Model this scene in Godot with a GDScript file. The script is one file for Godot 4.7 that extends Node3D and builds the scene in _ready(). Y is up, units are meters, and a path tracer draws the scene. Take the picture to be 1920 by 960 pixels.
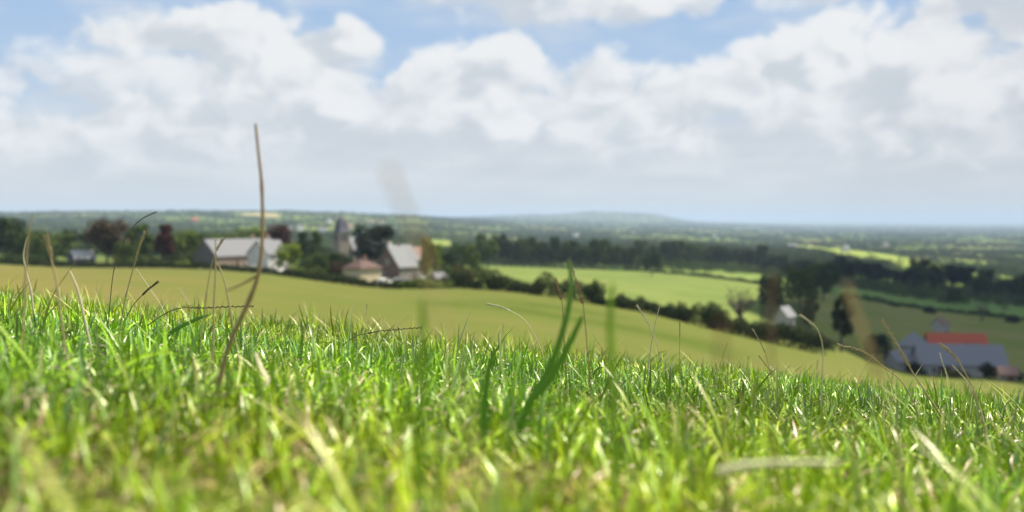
extends Node3D

# ---------------------------------------------------------------- camera model
const F := 1870.0            # focal length in photograph pixels (1920 x 960)
const HORIZON := 412.0
var pitch := atan((480.0 - HORIZON) / F)
var rng := RandomNumberGenerator.new()
var M := {}
var names := {}
var sun_dir: Vector3
var nz := FastNoiseLite.new()
var cell := FastNoiseLite.new()
var cell_edge := FastNoiseLite.new()

func ray(px: float, py: float) -> Vector3:
	var a := (480.0 - py) / F
	var dy := a * cos(pitch) - sin(pitch)
	var dz := cos(pitch) + a * sin(pitch)
	return Vector3((px - 960.0) / F / dz, dy / dz, -1.0)

func pt(px: float, py: float, d: float) -> Vector3:
	return ray(px, py) * d

# ---------------------------------------------------------------- terrain
var cols := [-900.0, 0.0, 400.0, 700.0, 960.0, 1200.0, 1400.0, 1550.0, 1700.0, 1920.0, 2900.0]
var rows := [2.4, 6.0, 15.0, 40.0, 80.0, 130.0, 180.0, 250.0, 350.0, 520.0, 700.0, 1000.0, 1500.0, 2500.0, 4000.0, 7000.0, 12000.0, 22000.0]
var tab := [
	[490, 588, 632, 663, 692, 717, 738, 754, 770, 795, 900],
	[500, 605, 650, 688, 717, 744, 767, 785, 802, 827, 930],
	[490, 593, 635, 670, 698, 727, 752, 771, 790, 814, 910],
	[470, 535, 572, 608, 640, 676, 708, 732, 755, 785, 870],
	[455, 517, 545, 578, 602, 642, 684, 709, 730, 745, 810],
	[448, 507, 526, 558, 572, 602, 644, 672, 712, 722, 770],
	[446, 499, 512, 539, 546, 576, 616, 648, 699, 712, 750],
	[444, 494, 503, 522, 530, 558, 590, 622, 672, 688, 715],
	[442, 490, 496, 506, 514, 536, 560, 584, 628, 648, 668],
	[440, 482, 486, 491, 499, 510, 524, 548, 572, 598, 612],
	[436, 470, 474, 479, 486, 493, 504, 526, 538, 556, 570],
	[428, 452, 456, 460, 468, 477, 486, 497, 508, 523, 532],
	[418, 434, 438, 442, 455, 464, 472, 478, 484, 492, 498],
	[404, 415, 417, 421, 438, 446, 452, 457, 460, 464, 468],
	[396, 400, 398, 403, 424, 434, 439, 444, 446, 448, 450],
	[404, 405, 404, 408, 415, 422, 428, 433, 435, 436, 438],
	[410, 411, 410, 410, 410, 413, 421, 425, 426, 427, 428],
	[414, 415, 414, 413, 413, 415, 417, 418, 419, 420, 421]]

func crm(a: float, b: float, c: float, d: float, t: float) -> float:
	var t2 := t * t
	var t3 := t2 * t
	# limited tangents keep the surface from overshooting
	var m1 := 0.0 if (b - a) * (c - b) <= 0.0 else (c - a) * 0.5
	var m2 := 0.0 if (c - b) * (d - c) <= 0.0 else (d - b) * 0.5
	return (2 * t3 - 3 * t2 + 1) * b + (t3 - 2 * t2 + t) * m1 + (-2 * t3 + 3 * t2) * c + (t3 - t2) * m2

func row_at(r: int, u: float) -> float:
	var c := 0
	while c < cols.size() - 2 and u > cols[c + 1]:
		c += 1
	var t: float = clampf((u - cols[c]) / (cols[c + 1] - cols[c]), 0.0, 1.0)
	var w: Array = tab[r]
	return crm(w[maxi(c - 1, 0)], w[c], w[c + 1], w[mini(c + 2, cols.size() - 1)], t)

func table_y(u: float, d: float) -> float:
	var r := 0
	while r < rows.size() - 2 and d > rows[r + 1]:
		r += 1
	var t: float = clampf(log(d / rows[r]) / log(rows[r + 1] / rows[r]), 0.0, 1.0)
	var y := crm(row_at(maxi(r - 1, 0), u), row_at(r, u), row_at(r + 1, u), row_at(mini(r + 2, rows.size() - 1), u), t)
	# the long wooded hill on the horizon
	var hill := exp(-pow(log(d / 12000.0) / 0.22, 2.0))
	y -= hill * (12.0 * exp(-pow((u - 1170.0) / 98.0, 4.0)) + 5.0 * exp(-pow((u - 1050.0) / 80.0, 2.0)) + 4.0 * exp(-pow((u - 960.0) / 90.0, 2.0)))
	# a rounded wood-covered rise in the middle distance
	var rise := exp(-pow(log(d / 1300.0) / 0.25, 2.0))
	y -= rise * (9.0 * exp(-pow((u - 1300.0) / 130.0, 2.0)) + 5.0 * exp(-pow((u - 1500.0) / 60.0, 2.0)))
	return y

func ground_y(x: float, z: float) -> float:
	var r := sqrt(x * x + z * z)
	var d := maxf(-z, 0.35 * r)
	var u: float = clampf(960.0 + F * x / maxf(d, 0.001), cols[0], cols[-1])
	var near := -0.093 - 0.088 * maxf(-z, -6.0) - 0.105 * clampf(x, -8.0, 8.0)
	near += 0.010 * nz.get_noise_2d(x * 900.0, z * 900.0) * smoothstep(0.2, 0.8, r)
	var k := smoothstep(1.15, 2.5, d)
	if k <= 0.0:
		return near
	var far := ray(960.0, table_y(u, maxf(d, 2.4))).y * d
	if d > 400.0:
		far += nz.get_noise_2d(x * 0.35, z * 0.35) * minf(d * 0.0016, 9.0)
	return lerpf(near, far, k)

func gp(px: float, d: float) -> Vector3:     # a point on the ground in that column, d metres ahead
	var x := (px - 960.0) / F * d
	return Vector3(x, ground_y(x, -d), -d)

# ---------------------------------------------------------------- bookkeeping
func numbered(called: String) -> String:
	var n: int = names.get(called, 0)
	names[called] = n + 1
	return called if n == 0 else "%s_%03d" % [called, n]

func thing(called: String, label: String, category: String, at: Vector3, turn := 0.0, group := "") -> Node3D:
	var o := Node3D.new()
	o.name = numbered(called)
	add_child(o)
	o.position = at
	o.rotation.y = turn
	o.set_meta("label", label)
	o.set_meta("category", category)
	if group != "":
		o.set_meta("group", group)
	return o

func part(called: String, mesh: Mesh, m: Material, parent: Node) -> MeshInstance3D:
	var o := MeshInstance3D.new()
	o.name = called if parent != self else numbered(called)
	o.mesh = mesh
	o.material_override = m
	parent.add_child(o, true)
	return o

func structure(called: String, mesh: Mesh, m: Material) -> MeshInstance3D:
	var o := part(called, mesh, m, self)
	o.set_meta("kind", "structure")
	return o

func mat(color: Color, rough := 0.9, vcol := false) -> StandardMaterial3D:
	var m := StandardMaterial3D.new()
	m.albedo_color = color.linear_to_srgb()
	m.roughness = rough
	m.vertex_color_use_as_albedo = vcol
	return m

func arrays_mesh(v: PackedVector3Array, n: PackedVector3Array, c: PackedColorArray, idx: PackedInt32Array) -> ArrayMesh:
	var a := []
	a.resize(Mesh.ARRAY_MAX)
	a[Mesh.ARRAY_VERTEX] = v
	if n.size() == v.size():
		a[Mesh.ARRAY_NORMAL] = n
	if c.size() == v.size():
		a[Mesh.ARRAY_COLOR] = c
	a[Mesh.ARRAY_INDEX] = idx
	var m := ArrayMesh.new()
	m.add_surface_from_arrays(Mesh.PRIMITIVE_TRIANGLES, a)
	return m

# collects flat-shaded polygons
class Bag:
	var v := PackedVector3Array()
	var n := PackedVector3Array()
	var c := PackedColorArray()
	var i := PackedInt32Array()
	func quad(a: Vector3, b: Vector3, cc: Vector3, d: Vector3, col := Color.WHITE) -> void:
		var nn := (cc - a).cross(b - a)
		if nn.length_squared() < 1e-20:
			nn = (d - a).cross(cc - a)
		nn = nn.normalized()
		var k := v.size()
		v.append_array(PackedVector3Array([a, b, cc, d]))
		n.append_array(PackedVector3Array([nn, nn, nn, nn]))
		c.append_array(PackedColorArray([col, col, col, col]))
		i.append_array(PackedInt32Array([k, k + 1, k + 2, k, k + 2, k + 3]))
	func tri(a: Vector3, b: Vector3, cc: Vector3, col := Color.WHITE) -> void:
		var nn := (cc - a).cross(b - a).normalized()
		var k := v.size()
		v.append_array(PackedVector3Array([a, b, cc]))
		n.append_array(PackedVector3Array([nn, nn, nn]))
		c.append_array(PackedColorArray([col, col, col]))
		i.append_array(PackedInt32Array([k, k + 1, k + 2]))
	func box(lo: Vector3, hi: Vector3, col := Color.WHITE) -> void:
		var p := func(a, b, cc): return Vector3(hi.x if a else lo.x, hi.y if b else lo.y, hi.z if cc else lo.z)
		quad(p.call(0, 0, 1), p.call(0, 1, 1), p.call(1, 1, 1), p.call(1, 0, 1), col)
		quad(p.call(1, 0, 0), p.call(1, 1, 0), p.call(0, 1, 0), p.call(0, 0, 0), col)
		quad(p.call(1, 0, 1), p.call(1, 1, 1), p.call(1, 1, 0), p.call(1, 0, 0), col)
		quad(p.call(0, 0, 0), p.call(0, 1, 0), p.call(0, 1, 1), p.call(0, 0, 1), col)
		quad(p.call(0, 1, 1), p.call(0, 1, 0), p.call(1, 1, 0), p.call(1, 1, 1), col)
		quad(p.call(0, 0, 0), p.call(0, 0, 1), p.call(1, 0, 1), p.call(1, 0, 0), col)

func bag_mesh(b: Bag) -> ArrayMesh:
	return arrays_mesh(b.v, b.n, b.c, b.i)

func box_mesh(lo: Vector3, hi: Vector3) -> ArrayMesh:
	var b := Bag.new()
	b.box(lo, hi)
	return bag_mesh(b)

func tube(v: PackedVector3Array, n: PackedVector3Array, c: PackedColorArray, idx: PackedInt32Array, path: PackedVector3Array, radii: PackedFloat32Array, sides: int, col: Color) -> void:
	var start := v.size()
	for k in path.size():
		var t := (path[mini(k + 1, path.size() - 1)] - path[maxi(k - 1, 0)]).normalized()
		var side := t.cross(Vector3(0.31, 0.2, 0.93)).normalized()
		var up := side.cross(t)
		for s in sides:
			var a := TAU * s / sides
			var o := side * cos(a) + up * sin(a)
			v.append(path[k] + o * radii[k])
			n.append(o)
			c.append(col)
	for k in path.size() - 1:
		for s in sides:
			var a := start + k * sides + s
			var b := start + k * sides + (s + 1) % sides
			idx.append_array(PackedInt32Array([a, b, a + sides, b, b + sides, a + sides]))

func smooth_path(p: Array, n: int) -> PackedVector3Array:
	var out := PackedVector3Array()
	for k in n + 1:
		var t := float(k) / n * (p.size() - 1)
		var i := mini(int(t), p.size() - 2)
		var a: Vector3 = p[maxi(i - 1, 0)]
		var b: Vector3 = p[i]
		var c: Vector3 = p[i + 1]
		var d: Vector3 = p[mini(i + 2, p.size() - 1)]
		out.append(b.cubic_interpolate(c, a, d, t - i))
	return out

# ---------------------------------------------------------------- sky
var blobs := []
var cn := FastNoiseLite.new()
var cn2 := FastNoiseLite.new()

func sky_blob(px: float, py: float, rx: float, top: float, bottom: float, grey: float, amount := 1.0) -> void:
	# pixels of the photograph to degrees
	blobs.append([rad_to_deg(atan((px - 960.0) / F)), rad_to_deg(atan((HORIZON - py) / F)), rad_to_deg(rx / F), rad_to_deg(top / F), rad_to_deg(bottom / F), grey, amount])

func sky_color(az: float, el: float) -> Color:
	var blue := Color(0.375, 0.54, 0.785).lerp(Color(0.50, 0.635, 0.81), smoothstep(13.0, 4.0, el))
	blue = blue.lerp(Color(0.22, 0.38, 0.68), smoothstep(14.0, 60.0, el))
	var haze := Color(0.64, 0.68, 0.71)
	var c := blue.lerp(haze, smoothstep(8.5, 1.0, el) * 0.92)
	var wx := cn2.get_noise_2d(az * 2.0, el * 3.0) * 1.1
	var wy := cn2.get_noise_2d(az * 2.0 + 71.0, el * 3.0 + 13.0) * 0.7
	# veil of thin high cloud
	var veil := smoothstep(-0.2, 0.55, cn2.get_noise_2d(az * 0.7 + 300.0, el * 2.2))
	c = c.lerp(Color(0.70, 0.75, 0.80), veil * 0.5)
	# low banks over the horizon: paler tops, greyer undersides
	var bank := cn.get_noise_2d(az * 0.55 + 90.0, el * 2.6 + wy)
	var low := smoothstep(6.4, 4.2, el + bank * 1.6)
	var tone := clampf(0.5 + bank * 1.1 + cn2.get_noise_2d(az * 1.5, el * 9.0) * 0.35, 0.0, 1.0)
	c = c.lerp(Color(0.62, 0.66, 0.70).lerp(Color(0.77, 0.79, 0.81), tone), low * 0.8)
	var fb := cn.get_noise_2d(az + wx, el * 1.35 + wy)
	var fb_up := cn.get_noise_2d(az + wx + 0.8, (el + 0.8) * 1.35 + wy)
	var fine := cn2.get_noise_2d(az * 7.0 + wx, el * 9.0)
	var relief := fb - fb_up
	for b in blobs:
		var dx: float = (az - b[0]) / b[2]
		if absf(dx) > 1.7:
			continue
		var dy: float = el - b[1]
		var vy: float = dy / (b[3] if dy > 0.0 else b[4])
		if absf(vy) > 1.8:
			continue
		var s := 1.0 - dx * dx - vy * vy
		var den := s * 1.1 + fb * 0.9 + fine * 0.13
		var edge := 0.55 if dy > 0.0 else 1.0
		var a: float = smoothstep(0.0, edge, den) * b[6]
		if a <= 0.0:
			continue
		var shade: float = clampf(0.86 + 0.34 * vy + relief * 1.05 + 0.12 * dx - 0.20 * den + fine * 0.05 - b[5], 0.0, 1.0)
		var body := Color(0.62, 0.665, 0.72).lerp(Color(0.87, 0.885, 0.90), smoothstep(0.1, 1.0, shade))
		c = c.lerp(body, a)
	# everything melts into the pale air at the horizon
	c = c.lerp(haze.lerp(Color(0.675, 0.71, 0.735), smoothstep(-25.0, 25.0, az) * 0.8), smoothstep(3.6, 0.3, el) * 0.85)
	return c

func make_sky(exposure: float) -> ImageTexture:
	cn.seed = 11
	cn.noise_type = FastNoiseLite.TYPE_SIMPLEX_SMOOTH
	cn.frequency = 0.17
	cn.fractal_octaves = 5
	cn.fractal_gain = 0.47
	cn2.seed = 5
	cn2.frequency = 0.12
	cn2.fractal_octaves = 3
	sky_blob(420, 210, 420, 130, 120, 0.16, 0.75)
	sky_blob(1000, 220, 420, 110, 110, 0.14, 0.75)
	sky_blob(1560, 210, 420, 150, 130, 0.10, 0.75)
	sky_blob(150, 290, 230, 75, 55, 0.10, 0.85)
	sky_blob(-40, 260, 90, 70, 60, 0.02, 0.8)
	sky_blob(185, 150, 62, 28, 22, 0.02, 0.65)
	sky_blob(55, 155, 45, 22, 16, 0.02, 0.45)
	sky_blob(400, 110, 240, 85, 90, 0.10)
	sky_blob(520, 120, 190, 105, 120, 0.08)
	sky_blob(655, 110, 95, 75, 90, 0.12)
	sky_blob(480, 250, 310, 80, 75, 0.22, 0.95)
	sky_blob(910, 200, 195, 135, 90, 0.10)
	sky_blob(960, 130, 90, 70, 70, 0.0)
	sky_blob(1220, 205, 265, 115, 75, 0.14)
	sky_blob(1000, 0, 300, 60, 62, 0.18, 0.9)
	sky_blob(1170, 10, 110, 50, 55, 0.02)
	sky_blob(1315, 15, 45, 40, 35, 0.0, 0.9)
	sky_blob(1500, -5, 130, 50, 50, 0.05, 0.85)
	sky_blob(1700, 170, 330, 150, 150, 0.06)
	sky_blob(1560, 150, 200, 95, 110, -0.05)
	sky_blob(1650, 205, 105, 75, 75, 0.55, 0.8)
	sky_blob(1880, 60, 150, 60, 62, 0.30, 0.9)
	sky_blob(1850, 240, 200, 90, 85, 0.12, 0.9)
	var r := RandomNumberGenerator.new()
	r.seed = 21
	for k in 150:
		# the same kind of clouds over the rest of the sky
		var az := r.randf_range(-180, 180)
		var el := pow(r.randf(), 1.3) * 70.0 + 4.0
		if absf(az) < 36.0 and el < 16.0:
			continue
		var g := lerpf(1.0, 2.6, smoothstep(8.0, 50.0, el))
		blobs.append([az, el, r.randf_range(4.0, 9.0) * g, r.randf_range(2.0, 4.0) * g, r.randf_range(1.5, 3.0) * g, r.randf_range(0.0, 0.2), 0.9])
	var img := Image.create(4096, 2048, false, Image.FORMAT_RGBF)
	var small := Image.create(512, 256, false, Image.FORMAT_RGBF)
	for y in 256:
		var el := 90.0 - (y + 0.5) / 256.0 * 180.0
		for x in 512:
			var az := fposmod((x + 0.5) / 512.0 * 360.0 + 180.0, 360.0) - 180.0
			small.set_pixel(x, y, sky_color(az, maxf(el, 0.2)) if el > -2.0 else Color(0.62, 0.68, 0.73))
	small.resize(4096, 2048, Image.INTERPOLATE_CUBIC)
	img.blit_rect(small, Rect2i(0, 0, 4096, 2048), Vector2i.ZERO)
	for y in range(int((90.0 - 21.0) / 180.0 * 2048), 1030):
		var el := 90.0 - (y + 0.5) / 2048.0 * 180.0
		for x in range(-430, 430):
			var az := (x + 0.5) / 4096.0 * 360.0
			img.set_pixel(posmod(x, 4096), y, sky_color(az, maxf(el, 0.05)))
	# radiance: what the eye sees divided by the exposure
	var data := img.get_data().to_float32_array()
	for k in data.size():
		data[k] = data[k] / exposure
	img = Image.create_from_data(4096, 2048, false, Image.FORMAT_RGBF, data.to_byte_array())
	return ImageTexture.create_from_image(img)

# ---------------------------------------------------------------- ground colour
func land_color(x: float, z: float, u: float, d: float) -> Color:
	var n1 := nz.get_noise_2d(x * 1.3, z * 1.3)
	var n2 := nz.get_noise_2d(x * 7.0 + 50.0, z * 7.0)
	if d < 3.0:
		return Color(0.17, 0.125, 0.07).lerp(Color(0.10, 0.12, 0.03), clampf(0.5 + 1.5 * nz.get_noise_2d(x * 400.0, z * 400.0), 0, 1))
	if d < 210.0:
		var g := Color(0.104, 0.124, 0.034)
		var straw := Color(0.150, 0.132, 0.050)
		var k := clampf(0.12 + 0.5 * n1 + 0.6 * n2 + smoothstep(750.0, 0.0, u) * 0.7, 0.0, 1.0)
		# a darker, greener strip runs along the slope below the hedge
		var green_strip := exp(-pow((d - 112.0 + n1 * 30.0 + (u - 1000.0) * 0.02) / 13.0, 2.0)) * smoothstep(720.0, 850.0, u) * smoothstep(1480.0, 1300.0, u)
		return g.lerp(straw, k * 0.8).lerp(Color(0.060, 0.092, 0.018), green_strip * clampf(0.75 + n2, 0.0, 1.0))
	if d < 480.0:
		return Color(0.055, 0.08, 0.024).lerp(Color(0.085, 0.095, 0.035), clampf(0.5 + n1, 0, 1))
	var v := cell.get_noise_2d(x, z) * 0.5 + 0.5
	var field := Color(0.072, 0.108, 0.028)
	if v > 0.93 and d > 1500.0:
		field = Color(0.17, 0.155, 0.07)
	elif v > 0.62:
		field = Color(0.125, 0.175, 0.042)
	elif v > 0.4:
		field = Color(0.11, 0.155, 0.05)
	elif v < 0.18:
		field = Color(0.035, 0.055, 0.022)
	return field

func build_ground() -> void:
	var az := PackedFloat32Array()
	for k in 221:
		az.append(atan(lerpf(-0.70, 0.70, k / 220.0)))
	var back := PackedFloat32Array()
	for k in range(1, 40):
		back.append(lerpf(atan(0.70), TAU - atan(0.70), k / 40.0))
	az.append_array(back)
	var ring := PackedFloat32Array()
	var r := 0.05
	while r < 24000.0:
		ring.append(r)
		r *= 1.05
	var v := PackedVector3Array([Vector3(0, ground_y(0, 0), 0)])
	var c := PackedColorArray([Color(0.07, 0.06, 0.03)])
	var idx := PackedInt32Array()
	var na := az.size()
	for q in ring:
		for a in az:
			var x := sin(a) * q
			var z := -cos(a) * q
			v.append(Vector3(x, ground_y(x, z), z))
			var d := maxf(-z, 0.35 * q)
			c.append(land_color(x, z, 960.0 + F * x / d, d))
	for k in na:
		idx.append_array(PackedInt32Array([0, 1 + k, 1 + (k + 1) % na]))
	for q in ring.size() - 1:
		for k in na:
			var a := 1 + q * na + k
			var b := 1 + q * na + (k + 1) % na
			idx.append_array(PackedInt32Array([a, a + na, b, b, a + na, b + na]))
	var n := PackedVector3Array()
	n.resize(v.size())
	for t in range(0, idx.size(), 3):
		var f := (v[idx[t + 2]] - v[idx[t]]).cross(v[idx[t + 1]] - v[idx[t]]).normalized()
		for k in 3:
			n[idx[t + k]] += f
	for k in n.size():
		n[k] = n[k].normalized()
	structure("ground", arrays_mesh(v, n, c, idx), M.land)

# a field laid over the ground between two edges given as (column, depth) lists
func edge_depth(e: Array, u: float) -> float:
	for k in e.size() - 1:
		if u <= e[k + 1].x or k == e.size() - 2:
			var t: float = (u - e[k].x) / (e[k + 1].x - e[k].x)
			return lerpf(e[k].y, e[k + 1].y, t)
	return e[0].y

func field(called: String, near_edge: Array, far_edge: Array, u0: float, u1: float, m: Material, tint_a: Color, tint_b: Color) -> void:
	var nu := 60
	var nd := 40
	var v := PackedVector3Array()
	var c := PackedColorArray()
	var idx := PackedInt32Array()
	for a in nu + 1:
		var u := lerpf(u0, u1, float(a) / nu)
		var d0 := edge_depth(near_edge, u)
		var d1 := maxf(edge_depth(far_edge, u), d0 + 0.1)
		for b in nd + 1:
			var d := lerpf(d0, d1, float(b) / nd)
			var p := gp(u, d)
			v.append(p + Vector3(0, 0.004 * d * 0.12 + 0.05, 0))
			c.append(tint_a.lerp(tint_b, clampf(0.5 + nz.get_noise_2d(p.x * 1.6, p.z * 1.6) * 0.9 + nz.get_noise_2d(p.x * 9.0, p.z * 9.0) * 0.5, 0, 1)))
	for a in nu:
		for b in nd:
			var k := a * (nd + 1) + b
			idx.append_array(PackedInt32Array([k, k + 1, k + nd + 1, k + 1, k + nd + 2, k + nd + 1]))
	var n := PackedVector3Array()
	n.resize(v.size())
	for t in range(0, idx.size(), 3):
		var f := (v[idx[t + 2]] - v[idx[t]]).cross(v[idx[t + 1]] - v[idx[t]])
		if f.y < 0:
			f = -f
		for k in 3:
			n[idx[t + k]] += f
	for k in n.size():
		n[k] = n[k].normalized()
	structure(called, arrays_mesh(v, n, c, idx), m)

# ---------------------------------------------------------------- trees
var crowns := {}
var trunks := []

func leaf_face(b: Bag, p: Vector3, out: Vector3, size: float, col: Color) -> void:
	var nn := (out * 0.9 + Vector3(rng.randfn(), rng.randfn(), rng.randfn()) * 0.6).normalized()
	var s := nn.cross(Vector3(rng.randfn(), rng.randfn(), rng.randfn())).normalized()
	var t := nn.cross(s)
	s *= size * rng.randf_range(0.6, 1.1)
	t *= size * rng.randf_range(0.4, 0.8)
	b.quad(p - s, p - t * 0.9, p + s * 1.05, p + t, col)

# crown in a unit box: height 1 (from y = 0), width about 1
func make_crown(kind: String, seed_: int, faces: int) -> ArrayMesh:
	rng.seed = seed_
	var lobes := []
	if kind == "round":
		for k in 22:
			var a := rng.randf() * TAU
			var y := rng.randf_range(0.22, 0.80)
			var w := 0.36 * sqrt(maxf(0.05, 1.0 - pow((y - 0.50) / 0.50, 2.0)))
			var q := w * sqrt(rng.randf_range(0.3, 1.0))
			lobes.append([Vector3(cos(a) * q, y, sin(a) * q), rng.randf_range(0.12, 0.19)])
		lobes.append([Vector3(0, 0.5, 0), 0.3])
	elif kind == "tall":
		for k in 24:
			var a := rng.randf() * TAU
			var y := rng.randf_range(0.12, 0.88)
			var w := 0.30 * pow(sin(PI * clampf(y * 0.92 + 0.06, 0, 1)), 0.8)
			var q := w * sqrt(rng.randf_range(0.2, 1.0))
			lobes.append([Vector3(cos(a) * q, y, sin(a) * q), rng.randf_range(0.08, 0.15)])
		lobes.append([Vector3(0, 0.45, 0), 0.2])
	elif kind == "cone":
		for k in 26:
			var a := rng.randf() * TAU
			var y := pow(rng.randf(), 1.3) * 0.88 + 0.05
			var w := 0.42 * (1.0 - y * 0.95)
			var q := w * sqrt(rng.randf_range(0.3, 1.0))
			lobes.append([Vector3(cos(a) * q, y, sin(a) * q), 0.05 + 0.12 * (1.0 - y)])
		lobes.append([Vector3(0, 0.35, 0), 0.2])
	else:   # shrub
		for k in 14:
			var a := rng.randf() * TAU
			var q := 0.38 * sqrt(rng.randf())
			lobes.append([Vector3(cos(a) * q, rng.randf_range(0.2, 0.72) * (1.0 - q * 0.8), sin(a) * q), rng.randf_range(0.14, 0.24)])
	var b := Bag.new()
	var total := 0.0
	for l in lobes:
		total += l[1] * l[1]
	for l in lobes:
		var tone := rng.randf_range(0.72, 1.28)
		for k in int(faces * l[1] * l[1] / total):
			var o := Vector3(rng.randfn(), rng.randfn(), rng.randfn()).normalized()
			var p: Vector3 = l[0] + o * l[1] * pow(rng.randf(), 0.28)
			if p.y < 0.0:
				continue
			var g := tone * rng.randf_range(0.7, 1.3)
			leaf_face(b, p, o, 0.034, Color(g * rng.randf_range(0.85, 1.15), g, g * rng.randf_range(0.8, 1.1)))
	return bag_mesh(b)

func make_trunk(seed_: int) -> ArrayMesh:   # unit height, reaching into the crown with limbs
	rng.seed = seed_
	var v := PackedVector3Array()
	var n := PackedVector3Array()
	var c := PackedColorArray()
	var i := PackedInt32Array()
	var top := Vector3(rng.randf_range(-0.04, 0.04), 0.75, rng.randf_range(-0.04, 0.04))
	tube(v, n, c, i, smooth_path([Vector3(0, -0.05, 0), Vector3(0.01, 0.25, 0), top * 0.7, top], 8), PackedFloat32Array([0.042, 0.034, 0.03, 0.027, 0.024, 0.02, 0.016, 0.012, 0.006]), 7, Color.WHITE)
	for k in 6:
		var a := k * 1.05 + rng.randf() * 0.5
		var y := rng.randf_range(0.28, 0.55)
		var e := Vector3(cos(a) * 0.3, y + rng.randf_range(0.1, 0.3), sin(a) * 0.3)
		tube(v, n, c, i, smooth_path([Vector3(0.005, y, 0), e * 0.5 + Vector3(0, y * 0.45, 0), e], 4), PackedFloat32Array([0.016, 0.013, 0.010, 0.007, 0.003]), 5, Color.WHITE)
	return arrays_mesh(v, n, c, i)

func tree(px: float, d: float, h_px: float, w_px: float, kind: String, leaf: String, label: String, group := "", called := "broadleaf_tree", clear := 0.12) -> Node3D:
	var s := d / F
	var base := gp(px, d)
	var h := h_px * s
	var w := w_px * s
	var t := thing(called, label, "tree" if kind != "shrub" else "shrub", base, rng.randf() * TAU, group)
	if kind == "shrub":
		t.name = numbered("shrub") if called == "broadleaf_tree" else t.name
		clear = -0.04
	var k := rng.randi() % 2
	var tr := part("trunk" if kind != "shrub" else "stem", trunks[k], M.bark, t)
	tr.scale = Vector3(h * 0.8, h * 0.9, h * 0.8)
	var cr := part("crown" if kind != "shrub" else "foliage", crowns[kind][k], M[leaf], t)
	cr.position.y = h * clear
	cr.scale = Vector3(w * 1.12, h * (1.0 - clear), w * 1.12)
	return t

# a hedge along a line of (column, depth) points; heights and widths in metres
func hedge(label: String, line: Array, height: float, width: float, leaf: String, seed_: int, faces: int, face := 0.22, rough := 0.35) -> void:
	rng.seed = seed_
	var pts := []
	for q in line:
		pts.append(gp(q.x, q.y))
	var base: Vector3 = pts[pts.size() / 2]
	var t := thing("hedge", label, "hedge", base)
	var len := 0.0
	for k in pts.size() - 1:
		len += pts[k].distance_to(pts[k + 1])
	var b := Bag.new()
	for k in faces:
		var at := rng.randf() * len
		var s := 0
		while s < pts.size() - 2 and at > pts[s].distance_to(pts[s + 1]):
			at -= pts[s].distance_to(pts[s + 1])
			s += 1
		var l: float = pts[s].distance_to(pts[s + 1])
		var f := clampf(at / l, 0, 1)
		var p: Vector3 = pts[s].lerp(pts[s + 1], f)
		var dir: Vector3 = (pts[s + 1] - pts[s]).normalized()
		var side := dir.cross(Vector3.UP).normalized()
		var hh := height * (1.0 + rough * nz.get_noise_2d(p.x * 12.0, p.z * 12.0) * 2.0 + rough * 0.6 * nz.get_noise_2d(p.x * 45.0 + 9.0, p.z * 45.0))
		var a := rng.randf() * PI
		var q := pow(rng.randf(), 0.3)
		var o := side * cos(a) * width * 0.5 * q
		p.y = ground_y(p.x + o.x, p.z + o.z)
		p += o + Vector3(0, pow(sin(a), 0.6) * hh * q, 0)
		var g := rng.randf_range(0.65, 1.3)
		leaf_face(b, p - base, (side * cos(a) + Vector3.UP * sin(a)).normalized(), face * rng.randf_range(0.7, 1.3), Color(g * rng.randf_range(0.85, 1.2), g, g))
	part("foliage", bag_mesh(b), M[leaf], t)
	var v := PackedVector3Array()
	var n := PackedVector3Array()
	var c := PackedColorArray()
	var i := PackedInt32Array()
	for k in int(len / 3.0):
		var f := (k + rng.randf()) / (len / 3.0) * (pts.size() - 1)
		var s := mini(int(f), pts.size() - 2)
		var p: Vector3 = pts[s].lerp(pts[s + 1], f - s)
		p.y = ground_y(p.x, p.z)
		p -= base
		tube(v, n, c, i, PackedVector3Array([p - Vector3(0, 0.1, 0), p + Vector3(rng.randf_range(-0.2, 0.2), height * 0.4, 0), p + Vector3(rng.randf_range(-0.3, 0.3), height * 0.75, 0)]), PackedFloat32Array([0.07, 0.05, 0.02]), 5, Color.WHITE)
	part("stems", arrays_mesh(v, n, c, i), M.bark, t).set_meta("kind", "stuff")

# ---------------------------------------------------------------- buildings
# long axis along local x, front wall faces +z; origin at the ground, middle of the plan
func walls_mesh(l: float, w: float, h: float, rise: float, hip := false) -> ArrayMesh:
	var b := Bag.new()
	var x := l / 2
	var z := w / 2
	var u := -1.5
	b.quad(Vector3(-x, u, z), Vector3(-x, h, z), Vector3(x, h, z), Vector3(x, u, z))
	b.quad(Vector3(x, u, -z), Vector3(x, h, -z), Vector3(-x, h, -z), Vector3(-x, u, -z))
	b.quad(Vector3(x, u, z), Vector3(x, h, z), Vector3(x, h, -z), Vector3(x, u, -z))
	b.quad(Vector3(-x, u, -z), Vector3(-x, h, -z), Vector3(-x, h, z), Vector3(-x, u, z))
	if not hip:
		b.tri(Vector3(x, h, z), Vector3(x, h + rise, 0), Vector3(x, h, -z))
		b.tri(Vector3(-x, h, -z), Vector3(-x, h + rise, 0), Vector3(-x, h, z))
	return bag_mesh(b)

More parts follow.
